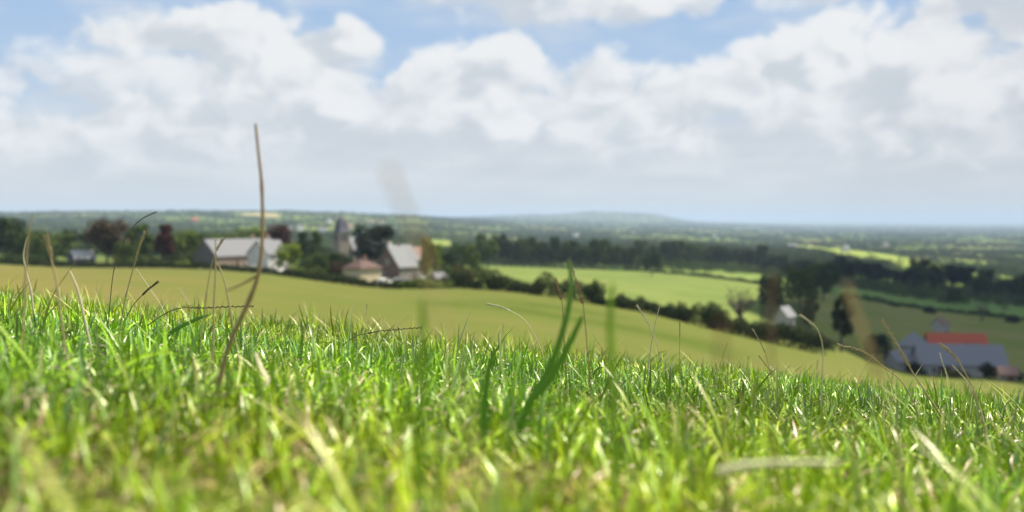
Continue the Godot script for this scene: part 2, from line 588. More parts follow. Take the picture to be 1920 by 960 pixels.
func roof_mesh(l: float, w: float, h: float, rise: float, hip := false, over := 0.35, thick := 0.18) -> ArrayMesh:
	var b := Bag.new()
	var x := l / 2 + over
	var z := w / 2 + over
	var drop := rise * over / (w / 2)
	var r := x if not hip else maxf(x - z, 0.1)
	for s in [1.0, -1.0]:
		var e0 := Vector3(-x * s, h - drop, z * s)
		var e1 := Vector3(x * s, h - drop, z * s)
		var r0 := Vector3(-r * s, h + rise, 0)
		var r1 := Vector3(r * s, h + rise, 0)
		var up := Vector3(0, thick, 0)
		b.quad(e0 + up, r0 + up, r1 + up, e1 + up)
		b.quad(e1, r1, r0, e0)
		b.quad(e0, e0 + up, e1 + up, e1)
		if hip:
			b.tri(e1 + up, r1 + up, Vector3(x * s, h - drop, -z * s) + up)
			b.tri(e1, Vector3(x * s, h - drop, -z * s), r1)
			b.quad(e1, e1 + up, Vector3(x * s, h - drop, -z * s) + up, Vector3(x * s, h - drop, -z * s))
		else:
			b.quad(e1, e1 + up, r1 + up, r1)
			b.quad(r0, r0 + up, e0 + up, e0)
	return bag_mesh(b)

func window(parent: Node, x: float, y: float, z: float, w: float, h: float, turn := 0.0, shutter := "") -> void:
	# frame standing 3 cm proud of the wall with the pane set back in it
	var o := Bag.new()
	var f := 0.09
	o.box(Vector3(-w / 2, 0, -0.05), Vector3(-w / 2 + f, h, 0.04))
	o.box(Vector3(w / 2 - f, 0, -0.05), Vector3(w / 2, h, 0.04))
	o.box(Vector3(-w / 2 + f, 0, -0.05), Vector3(w / 2 - f, f, 0.04))
	o.box(Vector3(-w / 2 + f, h - f, -0.05), Vector3(w / 2 - f, h, 0.04))
	o.box(Vector3(-0.03, f, -0.05), Vector3(0.03, h - f, 0.03))
	var win := part("window", bag_mesh(o), M.white_paint, parent)
	win.position = Vector3(x, y, z)
	win.rotation.y = turn
	part("pane", box_mesh(Vector3(-w / 2 + f, f, -0.05), Vector3(w / 2 - f, h - f, 0.012)), M.pane, win)
	part("sill", box_mesh(Vector3(-w / 2 - 0.08, -0.1, -0.05), Vector3(w / 2 + 0.08, -0.003, 0.10)), M.stone, win)
	if shutter != "":
		for s in [-1.0, 1.0]:
			var sh := part("shutter", box_mesh(Vector3(-w * 0.24, 0, 0.003), Vector3(w * 0.24, h, 0.05)), M[shutter], win)
			sh.position.x = s * (w * 0.76)

func door(parent: Node, x: float, z: float, w: float, h: float, m: String, turn := 0.0) -> void:
	var d := part("door", box_mesh(Vector3(-w / 2, -0.05, -0.05), Vector3(w / 2, h, 0.05)), M[m], parent)
	d.position = Vector3(x, 0, z)
	d.rotation.y = turn
	part("handle", box_mesh(Vector3(w * 0.34, h * 0.48, 0.05), Vector3(w * 0.42, h * 0.52, 0.10)), M.dark_metal, d)

func chimney(parent: Node, x: float, y: float, z: float, m: String, h := 1.2) -> void:
	var c := part("chimney", box_mesh(Vector3(-0.4, -1.0, -0.3), Vector3(0.4, h, 0.3)), M[m], parent)
	c.position = Vector3(x, y, z)
	part("chimney_pot", box_mesh(Vector3(-0.15, h + 0.003, -0.15), Vector3(0.15, h + 0.35, 0.15)), M.terracotta, c)

func house(called: String, label: String, px: float, d: float, turn_deg: float, l: float, w: float, h: float, rise: float, wall: String, roof: String, hip := false, category := "house", group := "") -> Node3D:
	var t := thing(called, label, category, gp(px, d), deg_to_rad(turn_deg), group)
	part("walls", walls_mesh(l, w, h, rise - 0.002, hip), M[wall], t)
	part("roof", roof_mesh(l, w, h, rise, hip), M[roof], t)
	return t

func car(px: float, d: float, turn_deg: float, paint: String, label: String) -> void:
	var t := thing("parked_car", label, "car", gp(px, d), deg_to_rad(turn_deg), "cars parked by the village houses")
	# side profile swept across the width, narrower at the roof
	var prof := [Vector2(-2.1, 0.35), Vector2(-2.15, 0.75), Vector2(-1.95, 0.95), Vector2(-1.45, 1.42), Vector2(-0.9, 1.5), Vector2(0.3, 1.47), Vector2(1.0, 1.0), Vector2(1.9, 0.85), Vector2(2.12, 0.6), Vector2(2.1, 0.32)]
	var b := Bag.new()
	var half := func(y): return 0.86 - maxf(0.0, y - 0.95) * 0.35
	for k in prof.size():
		var p: Vector2 = prof[k]
		var q: Vector2 = prof[(k + 1) % prof.size()]
		b.quad(Vector3(p.x, p.y, half.call(p.y)), Vector3(p.x, p.y, -half.call(p.y)), Vector3(q.x, q.y, -half.call(q.y)), Vector3(q.x, q.y, half.call(q.y)))
	for s in [1.0, -1.0]:
		for k in range(1, prof.size() - 1):
			var p: Vector2 = prof[k]
			var q: Vector2 = prof[k + 1]
			var a := Vector3(prof[0].x, prof[0].y, s * half.call(prof[0].y))
			b.tri(a, Vector3(p.x, p.y, s * half.call(p.y)), Vector3(q.x, q.y, s * half.call(q.y)))
	part("body", bag_mesh(b), M[paint], t)
	var g := Bag.new()
	for s in [1.0, -1.0]:
		g.quad(Vector3(-1.5, 1.0, s * 0.87), Vector3(-1.25, 1.38, s * 0.735), Vector3(0.2, 1.38, s * 0.735), Vector3(0.75, 1.0, s * 0.87))
	g.quad(Vector3(0.38, 1.44, 0.6), Vector3(0.38, 1.44, -0.6), Vector3(1.0, 1.03, -0.72), Vector3(1.0, 1.03, 0.72))
	part("windows", bag_mesh(g), M.pane, t)
	for x in [-1.35, 1.3]:
		for s in [-1.0, 1.0]:
			var cy := CylinderMesh.new()
			cy.top_radius = 0.32
			cy.bottom_radius = 0.32
			cy.height = 0.2
			cy.radial_segments = 16
			var wh := part("wheel", cy, M.tyre, t)
			wh.position = Vector3(x, 0.32, s * 0.78)
			wh.rotation.x = PI / 2
	for s in [-0.6, 0.6]:
		part("headlight", box_mesh(Vector3(2.06, 0.62, s - 0.15), Vector3(2.13, 0.75, s + 0.15)), M.lamp_glass, t)

# ---------------------------------------------------------------- grass
func blade_into(v: PackedVector3Array, n: PackedVector3Array, c: PackedColorArray, idx: PackedInt32Array, path: PackedVector3Array, width: float, face: Vector3, col: Color, tipcol: Color, vee := 0.28, taper := 0.55) -> void:
	var start := v.size()
	var m := path.size() - 1
	for k in m + 1:
		var t := float(k) / m
		var tan := (path[mini(k + 1, m)] - path[maxi(k - 1, 0)]).normalized()
		var side := tan.cross(face).normalized()
		var nn := side.cross(tan).normalized()
		var w := width * 0.5 * (0.62 + 0.38 * smoothstep(0.0, 0.35, t)) * pow(maxf(0.0, 1.0 - t), taper) + width * 0.03
		var cc := col.lerp(tipcol, t * t)
		v.append(path[k] - side * w)
		n.append((nn - side * vee).normalized())
		c.append(cc)
		v.append(path[k] - nn * w * vee)
		n.append(nn)
		c.append(cc * 0.97)
		v.append(path[k] + side * w)
		n.append((nn + side * vee).normalized())
		c.append(cc)
	for k in m:
		var a := start + k * 3
		for s in 2:
			idx.append_array(PackedInt32Array([a + s, a + s + 3, a + s + 1, a + s + 1, a + s + 3, a + s + 4]))

func grass_blade_path(base: Vector3, h: float, yaw: float, lean0: float, bend: float, segs: int) -> PackedVector3Array:
	var out := PackedVector3Array([base])
	var p := base
	var dir := Vector3(cos(yaw), 0, sin(yaw))
	for k in segs:
		var a := lean0 + bend * pow((k + 0.5) / segs, 1.4)
		p += (Vector3.UP * cos(a) + dir * sin(a)) * h / segs
		out.append(p)
	return out

func tuft(seed_: int, blades: int, spread: float, hmin: float, hmax: float, dry: float, wmin := 0.0012, wmax := 0.0031, flat := 0.0) -> ArrayMesh:
	rng.seed = seed_
	var v := PackedVector3Array()
	var n := PackedVector3Array()
	var c := PackedColorArray()
	var i := PackedInt32Array()
	for k in blades:
		var a := rng.randf() * TAU
		var base := Vector3(cos(a), 0, sin(a)) * spread * sqrt(rng.randf()) - Vector3(0, 0.004, 0)
		var yaw := a + rng.randfn() * 0.8
		var h := rng.randf_range(hmin, hmax)
		var p := grass_blade_path(base, h, yaw, absf(rng.randfn()) * 0.55 + flat, rng.randf_range(0.0, 1.7) + flat * 0.4, 5)
		var face := (Vector3(cos(yaw), 0.0, sin(yaw)) + Vector3(rng.randfn(), 0, rng.randfn()) * 0.5).normalized()
		face = (face - Vector3.UP * 0.2).normalized()
		var col: Color
		var tip: Color
		if rng.randf() < dry:
			col = Color(0.36, 0.28, 0.14).lerp(Color(0.20, 0.13, 0.07), rng.randf())
			tip = col.lerp(Color(0.42, 0.36, 0.22), 0.5)
		else:
			var q := rng.randf()
			col = Color(0.17, 0.38, 0.004).lerp(Color(0.38, 0.54, 0.006), q) if rng.randf() < 0.85 else Color(0.20, 0.36, 0.08)
			col = col * rng.randf_range(0.75, 1.2)
			tip = col.lerp(Color(0.36, 0.42, 0.03), rng.randf() * 0.35)
			if rng.randf() < 0.12:
				tip = Color(0.42, 0.36, 0.17)
		blade_into(v, n, c, i, p, rng.randf_range(wmin, wmax), face, col, tip)
	return arrays_mesh(v, n, c, i)

func scatter(called: String, mesh: Mesh, count: int, d0: float, d1: float, smin: float, smax: float, seed_: int, keep: Callable, side := 0.64) -> MultiMeshInstance3D:
	var r := RandomNumberGenerator.new()
	r.seed = seed_
	var xf := []
	var col := PackedColorArray()
	while xf.size() < count:
		var d := sqrt(lerpf(d0 * d0, d1 * d1, r.randf()))
		var x := r.randf_range(-1, 1) * (side * d + 0.18)
		if r.randf() > keep.call(x, d):
			if r.randf() < 0.02:
				count -= 1
			continue
		var s := r.randf_range(smin, smax) * (1.0 + 0.35 * nz.get_noise_2d(x * 260.0, d * 260.0))
		var b := Basis(Vector3.UP, r.randf() * TAU).scaled(Vector3(s, s * r.randf_range(0.8, 1.2), s))
		b = Basis(Vector3(r.randfn(), 0.0, r.randfn()).normalized(), r.randfn() * 0.13) * b
		xf.append(Transform3D(b, Vector3(x, ground_y(x, -d), -d)))
		var g := clampf(0.95 + 0.5 * nz.get_noise_2d(x * 150.0 + 77.0, d * 150.0) + r.randfn() * 0.09, 0.6, 1.5)
		var yel := clampf(0.5 + nz.get_noise_2d(x * 90.0, d * 90.0 + 40.0) * 1.4, 0, 1)
		col.append(Color(g * lerpf(0.80, 1.15, yel), g, g * lerpf(1.1, 0.85, yel)))
	var mm := MultiMesh.new()
	mm.transform_format = MultiMesh.TRANSFORM_3D
	mm.use_colors = true
	mm.mesh = mesh
	mm.instance_count = xf.size()
	for k in xf.size():
		mm.set_instance_transform(k, xf[k])
		mm.set_instance_color(k, col[k])
	var o := MultiMeshInstance3D.new()
	o.name = numbered(called)
	o.multimesh = mm
	o.material_override = M.grass
	add_child(o)
	o.set_meta("kind", "stuff")
	return o

# a dry stalk through photograph points, all about d metres ahead; the last point is the tip
func stalk(called: String, label: String, points: Array, d: float, radius: float, m: String, head := 0.0, d_tip := -1.0, root := true, group := "", plump := 1.0) -> Node3D:
	var p := []
	for k in points.size():
		var f := float(k) / (points.size() - 1)
		p.append(pt(points[k].x, points[k].y, lerpf(d, d if d_tip < 0 else d_tip, f)))
	if root:
		# carry the stem down into the turf along its own slant
		var dir: Vector3 = (p[0] - p[1]).normalized()
		dir = (dir + Vector3(0, -0.6, 0)).normalized()
		var q: Vector3 = p[0]
		var guard := 0
		while q.y > ground_y(q.x, q.z) - 0.005 and guard < 60:
			q += dir * 0.006
			guard += 1
		if guard > 1:
			p.push_front(q)
	var base: Vector3 = p[0]
	for k in p.size():
		p[k] = p[k] - base
	var t := thing(called, label, "grass stalk", base, 0.0, group)
	var path := smooth_path(p, 28)
	var rad := PackedFloat32Array()
	for k in path.size():
		var f := float(k) / (path.size() - 1)
		rad.append(radius * lerpf(1.0, 0.45, f) * (1.25 if k % 11 == 9 else 1.0))
	var v := PackedVector3Array()
	var n := PackedVector3Array()
	var c := PackedColorArray()
	var i := PackedInt32Array()
	tube(v, n, c, i, path, rad, 8, Color.WHITE)
	part("stem", arrays_mesh(v, n, c, i), M[m], t)
	if head > 0.0:
		var hv := PackedVector3Array()
		var hn := PackedVector3Array()
		var hc := PackedColorArray()
		var hi := PackedInt32Array()
		var from := 1.0 - head
		var num := int(clampf(head * 60.0, 10, 34))
		for k in num:
			var f := from + head * (k + 0.5) / num
			var q := f * (path.size() - 1)
			var a := mini(int(q), path.size() - 2)
			var at := path[a].lerp(path[a + 1], q - a)
			var dir := (path[a + 1] - path[a]).normalized()
			var side := dir.cross(Vector3(0, 0, 1)).normalized().rotated(dir, k * PI + rng.randf_range(-0.5, 0.5))
			var s := radius * rng.randf_range(2.6, 3.8) * plump
			var tip := at + (dir * 0.93 + side * 0.35).normalized() * s * 1.7
			tube(hv, hn, hc, hi, PackedVector3Array([at + side * radius * 0.3, at.lerp(tip, 0.35) + side * s * 0.08, at.lerp(tip, 0.7), tip]), PackedFloat32Array([s * 0.06, s * 0.24, s * 0.18, s * 0.01]), 6, Color(1, 1, 1) * rng.randf_range(0.75, 1.25))
		part("seed_head", arrays_mesh(hv, hn, hc, hi), M[m + "_seed"], t)
	return t

func big_blade(label: String, points: Array, d: float, width: float, col: Color, tipcol: Color, face := Vector3(0.3, 0.25, 1), d_tip := -1.0, group := "") -> void:
	var p := []
	for k in points.size():
		p.append(pt(points[k].x, points[k].y, lerpf(d, d if d_tip < 0 else d_tip, float(k) / (points.size() - 1))))
	var q: Vector3 = p[0]
	var g := ground_y(q.x, q.z)
	if q.y > g:
		p.push_front(Vector3(q.x + (p[0].x - p[1].x) * 0.4, g - 0.004, q.z))
	var base: Vector3 = p[0]
	for k in p.size():
		p[k] = p[k] - base
	var v := PackedVector3Array()
	var n := PackedVector3Array()
	var c := PackedColorArray()
	var i := PackedInt32Array()
	blade_into(v, n, c, i, smooth_path(p, 18), width, face.normalized(), col, tipcol, 0.35, 0.28)
	var t := thing("grass_plant", label, "grass blade", base, 0.0, group)
	part("blade", arrays_mesh(v, n, c, i), M.grass, t)

# ---------------------------------------------------------------- scene
func materials() -> void:
	M.land = mat(Color(1, 1, 1), 1.0, true)
	M.meadow = mat(Color(1, 1, 1), 1.0, true)
	M.land.metallic_specular = 0.0
	M.meadow.metallic_specular = 0.0
	M.grass = mat(Color(1, 1, 1), 0.35, true)
	M.grass.backlight = Color(0.88, 1.0, 0.30)
	M.grass.metallic_specular = 0.5
	M.bark = mat(Color(0.09, 0.075, 0.06), 0.95)
	for e in [["dark_leaf", Color(0.036, 0.060, 0.016)], ["mid_leaf", Color(0.070, 0.105, 0.024)], ["light_leaf", Color(0.105, 0.150, 0.026)], ["lime_leaf", Color(0.165, 0.225, 0.022)], ["olive_leaf", Color(0.105, 0.105, 0.035)], ["copper_leaf", Color(0.070, 0.024, 0.022)], ["brown_leaf", Color(0.075, 0.055, 0.032)], ["yew_leaf", Color(0.016, 0.026, 0.012)], ["hedge_leaf", Color(0.040, 0.055, 0.018)], ["yellow_leaf", Color(0.20, 0.175, 0.045)], ["far_leaf", Color(0.056, 0.086, 0.027)]]:
		M[e[0]] = mat(e[1], 0.7, true)
		M[e[0]].metallic_specular = 0.15
		var b: float = 0.35
		M[e[0]].backlight = Color(b * 0.9, b, b * 0.4)
	M.slate = mat(Color(0.165, 0.17, 0.185), 0.45)
	M.pale_slate = mat(Color(0.20, 0.21, 0.225), 0.45)
	M.dark_slate = mat(Color(0.10, 0.105, 0.13), 0.5)
	M.blue_slate = mat(Color(0.20, 0.205, 0.235), 0.5)
	M.red_tile = mat(Color(0.40, 0.085, 0.045), 0.85)
	M.brown_tile = mat(Color(0.085, 0.048, 0.040), 0.85)
	M.pink_tile = mat(Color(0.20, 0.125, 0.105), 0.85)
	M.peach_wall = mat(Color(0.34, 0.245, 0.17), 0.9)
	M.cream_wall = mat(Color(0.47, 0.41, 0.28), 0.9)
	M.white_wall = mat(Color(0.58, 0.575, 0.55), 0.85)
	M.grey_wall = mat(Color(0.34, 0.33, 0.32), 0.9)
	M.brick_wall = mat(Color(0.17, 0.11, 0.095), 0.92)
	M.stone = mat(Color(0.27, 0.225, 0.18), 0.92)
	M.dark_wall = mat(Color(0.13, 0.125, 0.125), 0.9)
	M.white_paint = mat(Color(0.75, 0.75, 0.74), 0.5)
	M.car_white = mat(Color(0.78, 0.78, 0.78), 0.25)
	M.car_grey = mat(Color(0.25, 0.27, 0.30), 0.25)
	M.pane = mat(Color(0.02, 0.024, 0.03), 0.08)
	M.dark_metal = mat(Color(0.05, 0.05, 0.055), 0.5)
	M.terracotta = mat(Color(0.36, 0.15, 0.09), 0.9)
	M.tyre = mat(Color(0.02, 0.02, 0.02), 0.85)
	M.lamp_glass = mat(Color(0.6, 0.62, 0.65), 0.1)
	M.wood_door = mat(Color(0.10, 0.06, 0.035), 0.7)
	M.blue_shutter = mat(Color(0.16, 0.22, 0.27), 0.6)
	M.zinc = mat(Color(0.52, 0.515, 0.50), 0.6)
	M.slate.roughness = 0.8
	M.slate.metallic_specular = 0.25
	M.pale_slate.roughness = 0.8
	M.pale_slate.metallic_specular = 0.25
	M.dark_slate.roughness = 0.8
	M.dark_slate.metallic_specular = 0.25
	M.blue_slate.roughness = 0.8
	M.blue_slate.metallic_specular = 0.25
	M.zinc.roughness = 0.8
	M.zinc.metallic_specular = 0.25
	M.tower_stone = mat(Color(0.215, 0.185, 0.155), 0.92)
	M.gravel = mat(Color(0.30, 0.28, 0.25), 0.95)
	M.cloud = mat(Color(0.9, 0.9, 0.9), 1.0)
	for e in [["ghost", Color(0.46, 0.35, 0.17)], ["straw", Color(0.34, 0.26, 0.14)], ["tan", Color(0.26, 0.17, 0.085)], ["dark_stem", Color(0.085, 0.06, 0.035)], ["pale", Color(0.50, 0.44, 0.30)], ["red_brown", Color(0.24, 0.12, 0.075)], ["pale_green", Color(0.52, 0.52, 0.30)]]:
		M[e[0]] = mat(e[1], 0.55)
		M[e[0] + "_seed"] = mat((e[1] as Color) * 1.05, 0.65, true)

func _ready() -> void:
	var exposure := 2.0
	var cam := Camera3D.new()
	cam.name = "camera"
	var lens := CameraAttributesPhysical.new()
	lens.frustum_focal_length = 46.75
	lens.frustum_focus_distance = 1.25
	lens.exposure_aperture = 7.2
	lens.frustum_near = 0.01
	lens.frustum_far = 60000.0
	cam.attributes = lens
	add_child(cam)
	cam.rotation.x = -pitch
	cam.near = 0.01
	cam.far = 60000.0
	cam.fov = rad_to_deg(2.0 * atan(480.0 / F))
	cam.current = true

	var env := Environment.new()
	env.background_mode = Environment.BG_SKY
	env.tonemap_mode = Environment.TONE_MAPPER_LINEAR
	env.tonemap_exposure = exposure
	env.sdfgi_enabled = true
	env.ssao_enabled = true
	env.ssil_enabled = true
	env.fog_enabled = true
	env.fog_density = 0.00010
	env.fog_light_color = Color(0.79, 0.89, 1.0)
	var sky := Sky.new()
	var sm := PanoramaSkyMaterial.new()
	sm.panorama = make_sky(exposure)
	sky.sky_material = sm
	env.sky = sky
	var we := WorldEnvironment.new()
	we.name = "environment"
	we.environment = env
	add_child(we)

	var sun := DirectionalLight3D.new()
	sun.name = "sun"
	sun.light_energy = 1.55
	sun.light_color = Color(1.0, 0.955, 0.87)
	sun.light_angular_distance = 0.55
	sun.shadow_enabled = true
	add_child(sun)
	var az := deg_to_rad(62.0)
	var el := deg_to_rad(56.0)
	sun_dir = Vector3(sin(az) * cos(el), sin(el), -cos(az) * cos(el))
	sun.look_at_from_position(sun_dir * 100.0, Vector3.ZERO)

	nz.seed = 3
	nz.frequency = 0.01
	nz.fractal_octaves = 3
	cell.seed = 8
	cell.noise_type = FastNoiseLite.TYPE_CELLULAR
	cell.frequency = 0.006
	cell.fractal_type = FastNoiseLite.FRACTAL_NONE
	cell.cellular_return_type = FastNoiseLite.RETURN_CELL_VALUE
	cell_edge.seed = 8
	cell_edge.noise_type = FastNoiseLite.TYPE_CELLULAR
	cell_edge.frequency = 0.006
	cell_edge.fractal_type = FastNoiseLite.FRACTAL_NONE
	cell_edge.cellular_return_type = FastNoiseLite.RETURN_DISTANCE2_SUB
	materials()
	build_ground()
	build_fields()
	print("ground ", Time.get_ticks_msec())
	for kind in ["round", "tall", "cone", "shrub"]:
		crowns[kind] = [make_crown(kind, 31 + kind.length(), 3000), make_crown(kind, 77 + kind.length(), 3000)]
	trunks = [make_trunk(3), make_trunk(4)]
	build_far_land()
	build_clouds()
	build_village()
	build_farm()
	build_trees()
	print("land ", Time.get_ticks_msec())
	build_grass()
	build_stalks()
	print("done ", Time.get_ticks_msec())

var far_near := [Vector2(1480, 1750), Vector2(1570, 1380), Vector2(1700, 1080), Vector2(1800, 1000)]
var far_far := [Vector2(1480, 2150), Vector2(1570, 1980), Vector2(1700, 1500), Vector2(1800, 1090)]

func V(x: float, y: float) -> Vector2:
	return Vector2(x, y)

func build_fields() -> void:
	# bright meadow beyond the long hedge
	field("meadow", [V(840, 196), V(1000, 182), V(1200, 176), V(1430, 172)], [V(840, 500), V(1000, 520), V(1200, 530), V(1430, 470)], 850, 1425, M.meadow, Color(0.112, 0.155, 0.044), Color(0.150, 0.185, 0.056))
	# narrow strip beyond the low hedge
	field("meadow", [V(1170, 540), V(1430, 480)], [V(1170, 640), V(1430, 600)], 1172, 1428, M.meadow, Color(0.12, 0.18, 0.05), Color(0.16, 0.21, 0.06))
	# right-hand pasture and the greener field above it
	field("pasture", [V(1520, 210), V(1700, 225), V(1960, 215)], [V(1520, 500), V(1610, 500), V(1960, 505)], 1525, 1960, M.meadow, Color(0.150, 0.185, 0.050), Color(0.205, 0.200, 0.075))
	field("meadow", [V(1560, 508), V(1610, 508), V(1960, 512)], [V(1560, 640), V(1960, 720)], 1565, 1960, M.meadow, Color(0.125, 0.205, 0.06), Color(0.155, 0.225, 0.07))
	# sunlit field on the far slope
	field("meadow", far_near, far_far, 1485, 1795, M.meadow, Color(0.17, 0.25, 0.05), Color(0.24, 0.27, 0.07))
	field("meadow", [V(400, 3050), V(600, 3050)], [V(400, 3500), V(600, 3450)], 455, 522, M.meadow, Color(0.30, 0.25, 0.13), Color(0.34, 0.28, 0.15))
	field("meadow", [V(780, 1100), V(860, 1080)], [V(780, 1350), V(860, 1330)], 800, 845, M.meadow, Color(0.17, 0.23, 0.05), Color(0.22, 0.25, 0.07))

func build_far_land() -> void:
	# far woods, hedgerow trees: far too many to count, one mass of crowns
	var r := RandomNumberGenerator.new()
	r.seed = 99
	rng.seed = 42
	var clump := make_crown("round", 5, 420)
	var xf := []
	var col := []
	var tries := 0
	while xf.size() < 42000 and tries < 400000:
		tries += 1
		var d := exp(lerpf(log(560.0), log(13500.0), pow(r.randf(), 0.8)))
		var u := r.randf_range(-150, 2070)
		var x := (u - 960.0) / F * d
		var e := cell_edge.get_noise_2d(x, -d)
		var v := cell.get_noise_2d(x, -d) * 0.5 + 0.5
		var wood := v < 0.18 or nz.get_noise_2d(x * 0.25, -d * 0.25) > 0.22
		# dark woods of the middle distance
		if d > 640 and d < 1000 and u > 980 and u < 1520:
			wood = true
		if d > 1150 and d < 1500 and u > 1180 and u < 1440:
			wood = true
		if d > 9500:
			wood = r.randf() < 0.8
		var keep := wood or (e + 1.0) < 0.21 or r.randf() < 0.03
		if u > 1480 and u < 1800 and d > edge_depth(far_near, u) - 30.0 and d < edge_depth(far_far, u):
			keep = keep and r.randf() < 0.03
		if u > 1480 and d > 700.0 and d < 1000.0:
			keep = keep and r.randf() < 0.2
		if u > 440 and u < 530 and d > 2700 and d < 3600:
			keep = false
		if u > 795 and u < 850 and d > 900 and d < 1360:
			keep = false
		if not keep:
			continue
		var s := r.randf_range(6.5, 12.5) * (1.0 + smoothstep(1500.0, 9000.0, d) * 1.1)
		if not wood:
			s *= 0.75
		var b := Basis(Vector3.UP, r.randf() * TAU).scaled(Vector3(s * r.randf_range(0.9, 1.4), s, s * r.randf_range(0.9, 1.4)))
		xf.append(Transform3D(b, Vector3(x, ground_y(x, -d) - s * 0.14, -d)))
		var g := r.randf_range(0.7, 1.3) * (0.85 if wood else 1.1)
		col.append(Color(g * r.randf_range(0.8, 1.25), g, g * r.randf_range(0.8, 1.1)))
	print("far trees ", xf.size(), " tries ", tries)
	var mm := MultiMesh.new()
	mm.transform_format = MultiMesh.TRANSFORM_3D
	mm.use_colors = true
	mm.mesh = clump
	mm.instance_count = xf.size()
	for k in xf.size():
		mm.set_instance_transform(k, xf[k])
		mm.set_instance_color(k, col[k])
	var o := MultiMeshInstance3D.new()
	o.name = "far_woodland"
	o.multimesh = mm
	o.material_override = M.far_leaf
	add_child(o)
	o.set_meta("kind", "stuff")
	o.set_meta("label", "hazy woods and hedgerow trees covering the far hills")
	o.set_meta("category", "woodland")

	# tiny far houses
	rng.seed = 12
	var spots := [[617, 2400, "white_wall", "slate"], [540, 1500, "cream_wall", "slate"], [562, 1700, "white_wall", "slate"], [604, 1450, "white_wall", "slate"], [675, 1250, "white_wall", "slate"], [697, 2500, "cream_wall", "pink_tile"], [715, 2450, "cream_wall", "pink_tile"], [366, 2300, "peach_wall", "red_tile"], [655, 1900, "peach_wall", "pink_tile"], [1188, 3000, "white_wall", "slate"], [1340, 2600, "white_wall", "slate"], [1486, 1500, "white_wall", "slate"], [1586, 1700, "white_wall", "slate"], [1660, 2100, "cream_wall", "slate"], [1080, 2200, "white_wall", "slate"]]
	var where := ["white house on the far ridge just left of the church spire", "cream house on the far slope right of the purple-brown tree", "white house above the lime-green tree on the far slope", "white house left of the church tower on the far slope", "white house on the far slope right of the church nave", "pink-roofed cream house, left one of the pair right of the spire", "pink-roofed cream house, right one of the pair right of the spire", "red-roofed house on the far slope above the farmhouse gable", "pink-roofed house peeping out beside the church spire", "white house below the long hill on the horizon", "white house far off above the bare tree", "white house at the left tip of the far sunlit field", "white house above the far sunlit field", "cream house far off, right of the far sunlit field's white house", "white house far behind the dark treeline's middle"]
	for k in spots.size():
		var s: Array = spots[k]
		var h := house("far_house", where[k], s[0], s[1], rng.randf_range(20, 60), rng.randf_range(11, 15), 8.0, 5.5, 3.5, s[2], s[3], false, "house", "houses scattered over the far hills")
		h.position.y += 3.0
		part("plinth", box_mesh(Vector3(-5.6, -6.0, -4.1), Vector3(5.6, -0.6, 4.1)), M.stone, h)

func build_clouds() -> void:
	# passing clouds whose shadow lies over the right-hand fields
	for e in [[Vector3(278, -30, -351), Vector3(165, 40, 330), "broad white cumulus cloud above the right-hand farm, casting its shade there"], [Vector3(330, -30, -660), Vector3(170, 40, 80), "long white cumulus cloud shading the dark treeline across the valley"]]:
		var at: Vector3 = e[0] + sun_dir * 720.0
		var sph := SphereMesh.new()
		sph.radial_segments = 64
		sph.rings = 32
		var a := sph.get_mesh_arrays()
		var v: PackedVector3Array = a[Mesh.ARRAY_VERTEX]
		for k in v.size():
			var p := v[k] * 2.0
			var flat := Vector2(p.x, p.z).normalized()
			var full := pow(pow(absf(flat.x), 4.0) + pow(absf(flat.y), 4.0) + 0.0001, -0.25)
			p.x *= full
			p.z *= full
			var q := 1.0 + 0.25 * nz.get_noise_3d(p.x * 110.0 + at.x, p.y * 110.0, p.z * 110.0)
			v[k] = p * e[1] * q
			if v[k].y < 0.0:
				v[k].y *= 0.4
		a[Mesh.ARRAY_VERTEX] = v
		a[Mesh.ARRAY_TEX_UV] = null
		a[Mesh.ARRAY_TANGENT] = null
		var am := ArrayMesh.new()
		am.add_surface_from_arrays(Mesh.PRIMITIVE_TRIANGLES, a)
		var st := SurfaceTool.new()
		st.create_from(am, 0)
		st.generate_normals()
		var o := part("cloud", st.commit(), M.cloud, self)
		o.position = at
		o.rotation.y = deg_to_rad(-16.0)
		o.set_meta("label", e[2])
		o.set_meta("category", "cloud")

